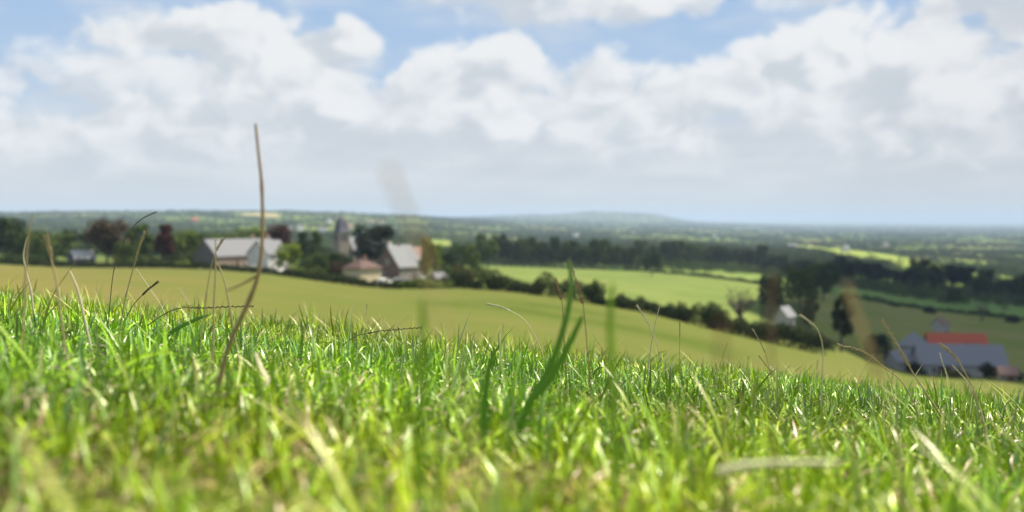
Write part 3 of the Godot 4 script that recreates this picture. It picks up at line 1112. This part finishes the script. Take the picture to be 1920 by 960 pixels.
func build_village() -> void:
	rng.seed = 300
	# long farmhouse: front wall turned to the right, dark gable to the left
	var t := house("farmhouse", "long peach-walled farmhouse with a pale slate roof and dark gable end", 447, 262, 54, 21, 9.5, 3.8, 4.0, "peach_wall", "slate")
	part("gable_sheet", walls_gable(9.5, 3.8, 3.98), M.dark_wall, t).position.x = -10.56  # the unlit gable's shade is put into this dark sheet's colour
	for x in [-8.5, -6.0, -2.5, 1.0]:
		window(t, x, 1.0, 4.75, 1.1, 1.3)
	door(t, -4.2, 4.75, 1.1, 2.2, "wood_door")
	chimney(t, 4.5, 7.7, 0, "stone")
	chimney(t, 9.6, 7.7, 0, "stone")
	var w := house("farmhouse_wing", "white two-storey gabled house joined to the farmhouse's right end", 503, 254, 56, 7.0, 7.5, 4.6, 3.2, "white_wall", "slate")
	for y in [0.8, 3.0]:
		for x in [-2.0, 0.2, 2.2]:
			window(w, x, y, 3.75, 1.0, 1.3)
	for x in [-1.5, 1.5]:
		window(w, 3.5, 1.0, x, 1.1, 1.4, PI / 2)
	# white-roofed shed far left
	var s := house("shed", "low dark shed with a whitish roof under the copper beech trees", 152, 262, 50, 5.4, 4.4, 2.3, 1.8, "dark_wall", "zinc", false, "shed")
	door(s, 0.5, 2.1, 1.6, 1.5, "wood_door")
	# church
	var c := thing("church", "stone church with a dark slate-topped tower behind the village trees", "church", gp(640, 400) , deg_to_rad(42))
	var th := 14.0
	var tb := Bag.new()
	for k in 4:
		var a := k * PI / 2
		var q := func(x, y, z): return Vector3(x, y, z).rotated(Vector3.UP, a)
		tb.quad(q.call(-2.9, -2, 2.9), q.call(-2.3, th, 2.3), q.call(2.3, th, 2.3), q.call(2.9, -2, 2.9))
	part("tower", bag_mesh(tb), M.tower_stone, c)
	var sp := Bag.new()
	for k in 4:
		var a := k * PI / 2
		var q := func(x, y, z): return Vector3(x, y, z).rotated(Vector3.UP, a)
		sp.quad(q.call(-2.5, th - 0.2, 2.5), q.call(-2.0, th + 0.9, 2.0), q.call(2.0, th + 0.9, 2.0), q.call(2.5, th - 0.2, 2.5))
		sp.quad(q.call(-2.0, th + 0.9, 2.0), q.call(-1.3, th + 4.6, 1.3), q.call(1.3, th + 4.6, 1.3), q.call(2.0, th + 0.9, 2.0))
		sp.quad(q.call(-1.3, th + 4.6, 1.3), q.call(-0.05, th + 6.4, 0.05), q.call(0.05, th + 6.4, 0.05), q.call(1.3, th + 4.6, 1.3))
	var spire := part("spire", bag_mesh(sp), M.dark_slate, c)
	part("cross", box_mesh(Vector3(-0.08, th + 6.3, -0.08), Vector3(0.08, th + 8.0, 0.08)), M.dark_metal, spire)
	part("cross_arm", box_mesh(Vector3(-0.5, th + 7.2, -0.07), Vector3(0.5, th + 7.35, 0.07)), M.dark_metal, spire)
	for k in 4:
		var a := k * PI / 2
		for x in [-0.9, 0.9]:
			var lv := part("belfry_opening", box_mesh(Vector3(x - 0.45, th - 4.0, 2.30), Vector3(x + 0.45, th - 1.2, 2.53)), M.dark_metal, c)
			lv.rotation.y = a
	var nave := part("nave", walls_mesh(16, 8, 6.5, 5.0), M.stone, c)
	nave.position = Vector3(11.02, 0, 0)
	var nr := part("nave_roof", roof_mesh(16, 8, 6.5, 5.005), M.pale_slate, c)
	nr.position = Vector3(11.4, 0, 0)
	for x in [6.0, 10.0, 14.0]:
		window(c, x, 1.8, 4.0, 1.1, 2.6)
	# cream bungalow
	var b := house("bungalow", "cream bungalow with a reddish brown hipped roof beside the hedge", 679, 200, 54, 5.8, 4.8, 3.3, 1.6, "cream_wall", "brown_tile", true)
	for x in [-1.7, 1.7]:
		window(b, x, 0.9, 2.3, 1.2, 1.2)
	door(b, -0.1, 2.3, 1.0, 2.1, "white_paint")
	window(b, -2.8, 0.9, 0.4, 1.2, 1.2, -PI / 2)
	chimney(b, 0.3, 4.9, 0.3, "brick_wall", 0.5)
	# slate-roofed brick house
	var h := house("brick_house", "steep slate-roofed house with a brown brick gable and pale front", 748, 222, 52, 7.2, 7.2, 3.9, 4.4, "stone", "pale_slate")
	part("gable_sheet", walls_gable(7.2, 3.9, 4.38), M.brick_wall, h).position.x = -3.66
	for x in [-2.4, 0.0, 2.4]:
		window(h, x, 1.0, 3.6, 1.0, 1.3)
	window(h, -3.72, 1.2, -1.4, 0.9, 1.2, -PI / 2)
	window(h, -3.72, 4.2, 0, 0.9, 1.1, -PI / 2)
	door(h, 1.2, 3.6, 1.0, 2.1, "wood_door")
	chimney(h, -3.0, 8.2, 0, "white_wall", 0.9)
	chimney(h, -0.2, 8.2, 0, "dark_wall", 0.5)
	var wh := house("cottage", "small pinkish-roofed cottage showing behind the slate-roofed brick house", 772, 262, 52, 6.0, 5.0, 5.6, 2.6, "white_wall", "pink_tile")
	window(wh, 1.0, 3.4, 2.5, 0.9, 1.1)
	var oh := house("garden_shed", "small stone outbuilding among shrubs right of the brick house", 822, 207, 40, 2.6, 2.2, 1.6, 0.9, "stone", "slate", false, "shed")
	door(oh, 0.2, 1.1, 0.9, 1.5, "wood_door")
	# cars
	car(752, 199, 8, "car_white", "white car parked side-on in front of the brick house")
	car(720, 194, 75, "car_white", "white car parked end-on between bungalow and brick house")
	car(473, 246, 70, "car_white", "white car parked at the farmhouse front, left of the tall stalk")
	car(519, 242, 70, "car_white", "white car parked at the right end of the white wing")
	# gravel yard before the farmhouse
	field("yard", [V(485, 228), V(560, 222)], [V(485, 243), V(560, 240)], 490, 552, M.gravel, Color.WHITE, Color(0.9, 0.9, 0.9))

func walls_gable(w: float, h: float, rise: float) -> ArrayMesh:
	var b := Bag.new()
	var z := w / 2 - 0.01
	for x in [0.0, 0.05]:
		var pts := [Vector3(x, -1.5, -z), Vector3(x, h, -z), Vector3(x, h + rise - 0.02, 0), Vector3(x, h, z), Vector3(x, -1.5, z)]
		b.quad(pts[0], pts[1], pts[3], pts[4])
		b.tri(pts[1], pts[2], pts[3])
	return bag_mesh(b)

func build_farm() -> void:
	rng.seed = 400
	# small house by the hedge
	var t := house("field_house", "small grey stone house with a pale roof standing behind the right hedge", 1472, 196, 50, 3.5, 2.8, 3.5, 1.6, "grey_wall", "pale_slate")
	window(t, 0.6, 1.2, 1.4, 0.8, 1.0)
	door(t, -0.8, 1.4, 0.9, 1.9, "wood_door")
	# long slate barn
	var b := house("barn", "long barn with a blue-grey slate roof in the shaded farmyard", 1800, 186, -8, 15.0, 7.5, 2.6, 3.2, "grey_wall", "blue_slate", false, "barn")
	for x in [-5.2, -1.0, 3.8]:
		window(b, x, 0.9, 3.75, 1.2, 1.1)
	door(b, -3.4, 3.75, 2.4, 2.2, "wood_door")
	door(b, 5.8, 3.75, 2.0, 2.2, "wood_door")
	var l := house("outbuilding", "low slate outbuilding at the left end of the long barn", 1690, 189, 12, 3.8, 4.4, 1.9, 1.7, "grey_wall", "blue_slate", false, "shed")
	door(l, 0.3, 2.2, 1.1, 1.9, "wood_door")
	var g := house("farm_shed", "pale grey roofed shed left of the red roof at the farm", 1716, 214, 30, 4.6, 4.6, 5.0, 2.6, "grey_wall", "pale_slate", true, "shed")
	window(g, 0.4, 1.2, 2.5, 0.9, 0.9)
	var r := house("red_barn", "farm barn with a long orange-red tiled roof", 1794, 229, -6, 12.6, 6.5, 4.7, 3.1, "brick_wall", "red_tile", false, "barn")
	window(r, 2.4, 1.2, 3.25, 1.0, 1.0)
	window(r, -2.6, 1.2, 3.25, 1.0, 1.0)
	for x in [2.2, 3.8]:
		var dm := part("dormer", box_mesh(Vector3(-0.5, 0, -0.6), Vector3(0.5, 0.75, 0.55)), M.dark_wall, r)
		dm.position = Vector3(x, 5.25, 2.0)
	var k := house("hut", "tiny grey hut with a pink roof in the pasture behind the farm", 1766, 385, 40, 5.2, 4.6, 3.0, 2.6, "grey_wall", "pink_tile", false, "shed")
	door(k, 0.2, 2.3, 0.9, 1.7, "wood_door")
	var p := house("lean_to", "small pink-tiled lean-to at the right edge below the barn", 1893, 146, -10, 2.2, 2.0, 1.3, 0.8, "stone", "pink_tile", false, "shed")
	door(p, 0.2, 1.0, 0.9, 1.2, "wood_door")

func build_trees() -> void:
	rng.seed = 500
	var T := func(px, d, h, w, kind, leaf, label, group = ""): tree(px, d, h, w, kind, leaf, label, group)
	# left village trees
	T.call(10, 300, 95, 90, "round", "dark_leaf", "dark round tree at the left edge of the picture")
	T.call(62, 270, 70, 80, "round", "mid_leaf", "green tree second from the left edge")
	T.call(105, 290, 68, 80, "round", "mid_leaf", "green tree left of the brown copper tree")
	T.call(200, 262, 96, 92, "round", "brown_leaf", "large round brown-leaved tree behind the white-roofed shed")
	T.call(262, 275, 82, 66, "tall", "mid_leaf", "green tree between the brown tree and the purple beech")
	T.call(308, 255, 84, 52, "tall", "copper_leaf", "purple copper beech left of the farmhouse")
	T.call(240, 245, 52, 56, "round", "mid_leaf", "lower green tree in front of the brown tree")
	T.call(345, 300, 72, 60, "round", "light_leaf", "light green tree behind the farmhouse's left end")
	T.call(378, 320, 66, 60, "round", "mid_leaf", "green tree rising over the farmhouse gable")
	T.call(425, 335, 68, 70, "round", "light_leaf", "light green tree over the middle of the farmhouse roof")
	T.call(467, 345, 78, 64, "round", "light_leaf", "yellow-green tree over the farmhouse roof by the stalk")
	T.call(522, 330, 88, 58, "round", "copper_leaf", "purple-brown tree behind the white wing")
	T.call(540, 236, 62, 54, "round", "lime_leaf", "bright lime-green round tree beside the white wing")
	T.call(566, 300, 76, 38, "tall", "dark_leaf", "narrow dark tree right of the lime-green tree")
	T.call(592, 310, 78, 36, "tall", "mid_leaf", "narrow tall tree left of the church tower")
	T.call(604, 250, 46, 50, "round", "mid_leaf", "bushy green tree in front of the church")
	T.call(635, 238, 52, 40, "round", "dark_leaf", "dark tree below the church tower")
	T.call(630, 212, 40, 34, "round", "brown_leaf", "brown-leaved small tree beside the cream bungalow")
	T.call(697, 300, 102, 90, "round", "yew_leaf", "very dark broad tree between church and slate-roofed house")
	T.call(652, 270, 38, 30, "round", "dark_leaf", "small dark tree at the foot of the church nave")
	T.call(800, 202, 96, 44, "tall", "yellow_leaf", "yellowish upright tree right of the brick house")
	T.call(815, 300, 66, 40, "round", "lime_leaf", "yellow-green tree behind the yellowish upright tree")
	T.call(884, 300, 62, 44, "tall", "light_leaf", "pale green tree at the left end of the bright meadow")
	T.call(860, 195, 58, 56, "shrub", "olive_leaf", "large olive shrub at the start of the long hedge")
	T.call(838, 330, 48, 60, "round", "dark_leaf", "dark tree behind the olive shrub")
	T.call(915, 430, 62, 50, "round", "mid_leaf", "green tree at the left end of the dark treeline")
	T.call(860, 420, 52, 50, "round", "mid_leaf", "mid-green tree between yellow tree and dark treeline")
	for e in [[590, 208, 30, 40, "mid_leaf", "green shrub at the foot of the village hedge, left one"], [562, 218, 24, 40, "light_leaf", "light green shrub right of the gravel yard"], [790, 188, 24, 36, "light_leaf", "light shrub below the yellowish upright tree"], [826, 190, 22, 30, "dark_leaf", "dark shrub below the stone outbuilding"], [345, 236, 20, 40, "light_leaf", "light green shrub in front of the farmhouse gable"], [40, 250, 30, 70, "dark_leaf", "dark shrub at the field edge, far left"], [104, 240, 14, 50, "mid_leaf", "green shrub below the white-roofed shed"], [288, 240, 26, 40, "dark_leaf", "dark shrub below the purple beech"]]:
		tree(e[0], e[1], e[2], e[3], "shrub", e[4], e[5])
	# garden shrubs and small trees filling the gaps between the houses
	for px in [12.0, 78.0, 228.0, 268.0, 330.0, 362.0, 574.0, 588.0, 612.0, 622.0, 648.0, 640.0, 716.0, 770.0, 838.0, 876.0, 896.0]:
		tree(px + rng.randf_range(-5, 5), rng.randf_range(238, 275), rng.randf_range(26, 46), rng.randf_range(30, 52), "shrub", ["dark_leaf", "mid_leaf", "mid_leaf", "light_leaf", "olive_leaf"][rng.randi() % 5], "leafy shrub filling a gap between the village trees and houses", "garden shrubs between the village houses")
	# a second row of trees behind the village
	for k in 16:
		var px := -60.0 + k * 38.0 + rng.randf_range(-12, 12)
		tree(px, rng.randf_range(400, 560), rng.randf_range(38, 62), rng.randf_range(40, 62), ["round", "round", "tall"][k % 3], ["dark_leaf", "mid_leaf", "mid_leaf", "light_leaf"][rng.randi() % 4], "background tree in the row behind the village roofs", "trees in the row behind the village")
	# dark treeline beyond the bright meadow
	for k in 21:
		var px := 905.0 + k * 13.5 + rng.randf_range(-4, 4)
		tree(px, rng.randf_range(525, 560), rng.randf_range(46, 78) * (1.0 - k * 0.008), rng.randf_range(24, 44), ["round", "tall"][k % 2], ["dark_leaf", "mid_leaf", "dark_leaf", "hedge_leaf"][rng.randi() % 4], "dark tree in the long treeline beyond the bright meadow", "treeline beyond the bright meadow")
	for k in 20:
		var px := 1185.0 + k * 17.5 + rng.randf_range(-5, 5)
		tree(px, rng.randf_range(625, 660), rng.randf_range(28, 58), rng.randf_range(26, 46), ["round", "round", "tall"][k % 3], ["dark_leaf", "mid_leaf", "hedge_leaf"][rng.randi() % 3], "dark tree in the valley treeline behind the narrow strip field", "valley treeline in the middle")
	for k in 24:
		var px := 1535.0 + k * 17.5 + rng.randf_range(-5, 5)
		tree(px, rng.randf_range(640, 740), rng.randf_range(30, 60), rng.randf_range(30, 50), "round", ["dark_leaf", "yew_leaf", "yew_leaf", "hedge_leaf"][rng.randi() % 4], "dark tree in the treeline above the right-hand field", "treeline above the right-hand field")
	# right side
	T.call(1222, 470, 50, 40, "round", "dark_leaf", "taller dark tree left of the narrow strip field")
	T.call(1545, 420, 78, 62, "round", "dark_leaf", "large dark tree at the corner of the shaded pasture")
	T.call(1502, 330, 92, 72, "round", "mid_leaf", "green tree behind the small grey house")
	T.call(1448, 290, 78, 56, "round", "dark_leaf", "dark tree left of the small grey house")
	T.call(1520, 230, 66, 44, "tall", "olive_leaf", "olive tree right of the small grey house")
	T.call(1580, 176, 116, 62, "tall", "yew_leaf", "nearly black round tree left of the farm")
	T.call(1650, 192, 60, 56, "round", "yew_leaf", "dark tree at the left end of the farm roofs")
	T.call(1790, 560, 34, 30, "round", "dark_leaf", "lone round tree in the green field on the right")
	T.call(1680, 495, 12, 18, "shrub", "yew_leaf", "small bush on the thin right-hand hedge, left one")
	T.call(1745, 480, 20, 22, "shrub", "yew_leaf", "small bush on the thin right-hand hedge, middle one")
	T.call(1898, 480, 20, 26, "shrub", "yew_leaf", "small bush on the thin right-hand hedge, right one")
	for e in [[1722, 176, 30, 34, "yew_leaf", "dark bush in front of the long barn's left end"], [1858, 170, 40, 36, "yew_leaf", "dark bush in front of the long barn's right end"], [1800, 172, 20, 40, "olive_leaf", "low olive bush before the middle of the long barn"], [1905, 165, 34, 30, "yew_leaf", "dark bush beside the lean-to at the right edge"], [1745, 200, 46, 30, "dark_leaf", "dark bush between the grey shed and the red barn"]]:
		tree(e[0], e[1], e[2], e[3], "shrub", e[4], e[5])
	# round shrubs standing in the long hedge
	for e in [[1010, 172, 34, 30, "olive_leaf", "olive shrub standing in the long hedge, first right of the village"], [1117, 164, 58, 42, "dark_leaf", "round dark shrub on a stem in the long hedge"], [1165, 162, 32, 36, "hedge_leaf", "low round shrub right of the stemmed one in the long hedge"], [1273, 156, 48, 46, "dark_leaf", "round shrub in the middle of the long hedge"], [1343, 152, 66, 62, "dark_leaf", "largest round shrub in the long hedge, left of the bare tree"], [1430, 150, 44, 40, "yew_leaf", "dark shrub right of the bare tree"], [930, 182, 36, 32, "olive_leaf", "olive shrub at the left end of the long hedge"], [968, 178, 30, 34, "hedge_leaf", "dark shrub second from the left in the long hedge"]]:
		tree(e[0], e[1], e[2], e[3], "shrub", e[4], e[5])
	# bare tree
	bare_tree(1388, 152, 90, "leafless grey tree rising from the long hedge on the right")
	bare_tree(1843, 470, 36, "thin bare tree on the thin right-hand hedge")
	# hedges
	hedge("clipped dark hedge along the bottom of the village gardens", [V(-40, 236), V(120, 232), V(300, 228), V(420, 224), V(520, 214), V(600, 196), V(680, 182), V(745, 176)], 1.35, 2.2, "hedge_leaf", 61, 16000)
	hedge("bright low hedge in front of the brick house", [V(735, 180), V(790, 180), V(850, 186)], 1.5, 1.6, "light_leaf", 62, 3000)
	hedge("long dark hedge between pasture and bright meadow", [V(850, 188), V(950, 177), V(1050, 170), V(1150, 163), V(1250, 157), V(1350, 151), V(1440, 146), V(1500, 142), V(1545, 139)], 2.6, 2.6, "hedge_leaf", 63, 16000, 0.22, 0.5)
	hedge("dark hedge running up beside the small grey house", [V(1440, 170), V(1470, 172), V(1520, 165), V(1560, 160)], 2.2, 2.0, "hedge_leaf", 64, 4000)
	hedge("low hedge between the meadow and the narrow strip field", [V(1170, 536), V(1280, 510), V(1430, 474)], 1.9, 2.0, "dark_leaf", 65, 4000, 0.4)
	hedge("thin dark hedge between the two right-hand fields", [V(1590, 505), V(1700, 506), V(1820, 508), V(1980, 510)], 2.2, 2.2, "dark_leaf", 66, 6000, 0.4, 0.5)
	hedge("dark green clipped hedge at the left end of the meadow", [V(812, 300), V(840, 300), V(868, 300)], 3.6, 3.0, "yew_leaf", 67, 3000, 0.3, 0.1)

func bare_tree(px: float, d: float, h_px: float, label: String) -> void:
	var h := h_px * d / F
	var t := thing("bare_tree", label, "tree", gp(px, d))
	var v := PackedVector3Array()
	var n := PackedVector3Array()
	var c := PackedColorArray()
	var i := PackedInt32Array()
	tube(v, n, c, i, smooth_path([Vector3(0, -0.2, 0), Vector3(0.03, 0.3, 0) * h, Vector3(-0.02, 0.55, 0.02) * h], 6), PackedFloat32Array([0.06 * h, 0.055 * h, 0.05 * h, 0.046 * h, 0.042 * h, 0.036 * h, 0.03 * h]), 8, Color.WHITE)
	part("trunk", arrays_mesh(v, n, c, i), M.bark, t)
	for k in 11:
		v.clear()
		n.clear()
		c.clear()
		i.clear()
		var a := k * 2.4
		var y := rng.randf_range(0.3, 0.55) * h
		var e := Vector3(cos(a) * rng.randf_range(0.2, 0.42), 0, sin(a) * 0.35) * h + Vector3(0, rng.randf_range(0.7, 1.0) * h, 0)
		var s := Vector3(0, y, 0)
		var p := smooth_path([s, s.lerp(e, 0.45) + Vector3(0, -0.06 * h, 0), e], 6)
		tube(v, n, c, i, p, PackedFloat32Array([0.03 * h, 0.026 * h, 0.022 * h, 0.018 * h, 0.014 * h, 0.010 * h, 0.004 * h]), 6, Color.WHITE)
		for q in 7:
			var o := p[rng.randi_range(2, 5)]
			var f := o + Vector3(rng.randfn() * 0.09, rng.randf_range(0.03, 0.18), rng.randfn() * 0.09) * h
			tube(v, n, c, i, PackedVector3Array([o, o.lerp(f, 0.5) + Vector3(0.01 * h, 0, 0), f]), PackedFloat32Array([0.007 * h, 0.005 * h, 0.002 * h]), 5, Color.WHITE)
		part("limb", arrays_mesh(v, n, c, i), M.bark, t)

func build_grass() -> void:
	var bare := func(x: float, d: float) -> float:
		return clampf(0.95 + 1.4 * nz.get_noise_2d(x * 300.0 + 11.0, d * 300.0), 0.6, 1.0)
	var all := func(_x: float, _d: float) -> float:
		return 1.0
	for k in 6:
		scatter("grass", tuft(700 + k, 11, 0.018, 0.015, 0.037, 0.06), 4400, 0.10, 2.6, 0.75, 1.25, 800 + k, bare)
	for k in 2:
		scatter("tall_grass", tuft(720 + k, 6, 0.022, 0.034, 0.075, 0.08, 0.0018, 0.0046), 700, 0.16, 2.6, 0.75, 1.2, 820 + k, bare)
	for k in 2:
		scatter("dry_grass", tuft(740 + k, 9, 0.022, 0.03, 0.06, 0.95, 0.0014, 0.003, 0.8), 1500, 0.10, 2.6, 0.7, 1.2, 840 + k, all)
	for k in 2:
		scatter("dry_grass", tuft(750 + k, 12, 0.03, 0.012, 0.035, 1.0, 0.0010, 0.0030, 1.25), 3200, 0.08, 0.9, 0.7, 1.2, 850 + k, all)
	for k in 3:
		scatter("hill_grass", tuft(760 + k, 14, 0.05, 0.03, 0.075, 0.22, 0.003, 0.006), 3200, 2.3, 9.0, 0.8, 1.3, 860 + k, all)
	for k in 2:
		scatter("hill_grass", tuft(770 + k, 16, 0.12, 0.03, 0.09, 0.35, 0.005, 0.009), 3000, 8.0, 24.0, 0.8, 1.3, 870 + k, all)
	for o in get_children():
		if o is MultiMeshInstance3D and not o.has_meta("label"):
			var nm := String(o.name)
			o.set_meta("category", "grass")
			if nm.begins_with("dry"):
				o.set_meta("label", "flattened dry straw blades between the green turf")
			elif nm.begins_with("tall"):
				o.set_meta("label", "longer green blades standing out of the foreground turf")
			elif nm.begins_with("hill"):
				o.set_meta("label", "blurred pasture grass just beyond the turf crest")
			else:
				o.set_meta("label", "short sunlit green turf filling the foreground")

func build_stalks() -> void:
	rng.seed = 900
	var K := "grass_stalk"
	stalk(K, "tallest dry stalk, rising high into the sky left of the church", [V(395, 800), V(425, 660), V(462, 575), V(484, 515), V(492, 440), V(491, 350), V(485, 290), V(479, 232)], 0.68, 0.0018, "tan")
	stalk(K, "brown withered leaf stub beside the tallest stalk's bend", [V(484, 515), V(455, 532), V(425, 545)], 0.66, 0.0011, "tan", 0.0, -1, false)
	stalk(K, "thin dark arching stem with seeds at upper left", [V(207, 560), V(215, 500), V(232, 455), V(250, 425), V(270, 408), V(292, 398)], 1.22, 0.0006, "dark_stem", 0.35)
	stalk(K, "straw seed spike right of the dark arching stem", [V(232, 575), V(248, 510), V(262, 462), V(271, 437)], 1.08, 0.0008, "straw", 0.45)
	stalk(K, "pale straight stem leaning down right of the straw spike", [V(305, 580), V(280, 540), V(255, 503)], 1.2, 0.0006, "pale")
	stalk(K, "short dark stem crossing the pale straight stem", [V(245, 580), V(270, 550), V(295, 529)], 1.2, 0.0007, "dark_stem", 0.4)
	stalk(K, "thin dark stem lying level left of the tallest stalk", [V(318, 584), V(390, 577), V(474, 574)], 1.2, 0.0007, "dark_stem", 0.5)
	stalk(K, "pale crooked stem near the left edge", [V(60, 560), V(57, 540), V(48, 505), V(44, 480), V(48, 455), V(52, 443)], 1.0, 0.0010, "pale")
	stalk(K, "soft blurred stem above the pale crooked one", [V(48, 520), V(54, 440), V(62, 400)], 0.72, 0.0008, "straw")
	stalk(K, "blurred straw stem second from the left edge", [V(108, 545), V(97, 490), V(87, 447)], 0.75, 0.0009, "straw", 0.3)
	stalk(K, "short pale stem left of the dark arching stem", [V(150, 560), V(137, 522), V(130, 507)], 0.9, 0.0012, "pale")
	stalk(K, "pinkish upright stem in front of the farmhouse gable", [V(401, 580), V(404, 510), V(404, 447)], 0.86, 0.0010, "straw")
	stalk(K, "fine stem leaning right behind the pinkish upright one", [V(386, 560), V(400, 485), V(418, 448)], 0.9, 0.0006, "straw", 0.25)
	stalk(K, "fine stem leaning left below the pinkish upright one", [V(428, 560), V(415, 510), V(405, 490)], 0.88, 0.0009, "straw")
	stalk(K, "thin brown stem lying level below the bungalow", [V(655, 638), V(700, 623), V(790, 614)], 1.22, 0.0007, "dark_stem", 0.4)
	stalk(K, "pale arching stem left of the two big green blades", [V(1012, 650), V(985, 602), V(950, 580), V(915, 570)], 1.35, 0.0008, "pale", 0.3)
	stalk(K, "fine brown seed stem just left of the tall green blade", [V(1060, 690), V(1055, 580), V(1052, 560), V(1042, 525)], 0.95, 0.0006, "red_brown", 0.3)
	stalk(K, "fine brown seed stem just right of the tall green blade", [V(1105, 700), V(1095, 585), V(1090, 560), V(1070, 492)], 0.9, 0.0006, "red_brown", 0.4)
	stalk(K, "left prong of the pale crossed pair of stems", [V(1258, 720), V(1240, 670), V(1220, 615), V(1195, 574)], 1.2, 0.0008, "pale", 0.25)
	stalk(K, "right prong of the pale crossed pair of stems", [V(1216, 690), V(1222, 640), V(1230, 600), V(1237, 574)], 1.22, 0.0009, "pale")
	stalk(K, "nodding seed head above the hedge right of the grey house", [V(1540, 740), V(1543, 660), V(1535, 622), V(1520, 605), V(1502, 592)], 0.95, 0.0006, "pale", 0.3)
	stalk(K, "long straw stem slanting in front of the farm's left roofs", [V(1770, 790), V(1735, 735), V(1712, 700), V(1690, 660), V(1655, 602)], 1.0, 0.0010, "straw", 0.35)
	stalk(K, "pale stem arching right below the nearly black tree", [V(1715, 760), V(1690, 715), V(1660, 690), V(1620, 660), V(1575, 648)], 1.05, 0.0008, "straw", 0.35)
	stalk(K, "nodding stem in front of the long barn roof", [V(1835, 760), V(1815, 710), V(1790, 668), V(1765, 648)], 0.92, 0.0008, "straw", 0.35)
	stalk(K, "short pale stem in front of the long barn wall", [V(1835, 760), V(1812, 715), V(1785, 684)], 0.95, 0.0008, "pale")
	stalk(K, "thin brown stem right of the pale crossed pair", [V(1452, 740), V(1442, 690), V(1432, 655), V(1412, 618)], 1.25, 0.0006, "straw", 0.3)
	stalk(K, "wide ghostly out-of-focus stalk before the brick house", [V(860, 720), V(822, 590), V(798, 500), V(776, 430), V(752, 375), V(728, 318)], 0.185, 0.0004, "ghost", 0.5, -1.0, true, "", 0.7)
	stalk(K, "wide out-of-focus stalk left of the farm roofs", [V(1672, 790), V(1645, 700), V(1614, 610), V(1590, 545)], 0.28, 0.0005, "ghost", 0.6, -1.0, true, "", 1.15)
	stalk(K, "out-of-focus reddish stalk left of the small grey house", [V(1452, 800), V(1448, 700), V(1446, 600), V(1450, 515)], 0.33, 0.0004, "red_brown", 0.45, -1.0, true, "", 0.9)
	stalk(K, "faint reddish blurred stem with a pale knob over the hedge", [V(1356, 820), V(1352, 700), V(1354, 600)], 0.21, 0.0003, "red_brown", 0.4, -1.0, true, "", 1.0)
	stalk(K, "pale thick stem lying across the blurred turf at lower right", [V(1345, 886), V(1400, 874), V(1460, 869), V(1570, 868)], 0.37, 0.0019, "pale_green", 0.0, -1, false)
	stalk(K, "thin dark stem hooked over at the right edge", [V(1880, 850), V(1878, 800), V(1886, 760), V(1900, 752), V(1912, 768)], 1.1, 0.0006, "dark_stem")
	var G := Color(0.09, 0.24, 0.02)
	var L := Color(0.20, 0.36, 0.02)
	big_blade("tallest green grass blade with a bent tip near the centre", [V(985, 770), V(1030, 690), V(1058, 610), V(1071, 540), V(1066, 482)], 0.64, 0.0048, G, Color(0.15, 0.27, 0.06))  # paler tip colour stands in for light on the blade's end
	big_blade("broad green blade leaning right beside the tallest blade", [V(985, 770), V(1030, 712), V(1065, 650), V(1093, 590)], 0.62, 0.0055, G, G)
	big_blade("upright green blade right of the tallest blade", [V(1152, 790), V(1148, 680), V(1144, 600), V(1148, 528)], 0.40, 0.0042, L, L, Vector3(0.5, 0.1, 1))
	big_blade("dark green blade left of the two big blades", [V(908, 770), V(915, 700), V(928, 648)], 0.6, 0.005, G, G)
	big_blade("dark green pair-leaf blade leaning right at the left crest", [V(300, 640), V(340, 612), V(390, 590)], 1.1, 0.0055, G, G)
	big_blade("light green blade upright below the brick house", [V(790, 740), V(794, 660), V(792, 560)], 0.36, 0.0032, L, L)
	big_blade("glossy blade slanting left at lower right", [V(1260, 880), V(1225, 800), V(1197, 740)], 0.55, 0.005, L, L, Vector3(0.8, 1.0, 0.5))
	big_blade("glossy blade slanting left below the nearly black tree", [V(1680, 880), V(1640, 820), V(1600, 770)], 0.55, 0.005, L, L, Vector3(0.8, 1.0, 0.5))
	big_blade("pale bleached blade at left of the tallest stalk's foot", [V(505, 720), V(490, 690), V(478, 660)], 0.7, 0.006, Color(0.42, 0.40, 0.25), Color(0.42, 0.40, 0.25), Vector3(0.8, 1.0, 0.5))
	# thin dry stems all along the crest
	for k in 26:
		var px := rng.randf_range(20, 1900)
		var d := rng.randf_range(0.9, 2.4)
		var g := gp(px, d)
		var foot := 412.0 - g.y / d * F
		var h := rng.randf_range(0.05, 0.10) / d * F
		var lean := rng.randf_range(-0.5, 0.5) * h
		stalk(K, "thin dry grass stem rising from the turf crest", [V(px, foot), V(px + lean * 0.35, foot - h * 0.55), V(px + lean, foot - h)], d, 0.0005, ["straw", "pale", "tan"][k % 3], 0.3 if k % 2 == 0 else 0.0, d + rng.randf_range(-0.03, 0.03), true, "thin dry stems along the turf crest")
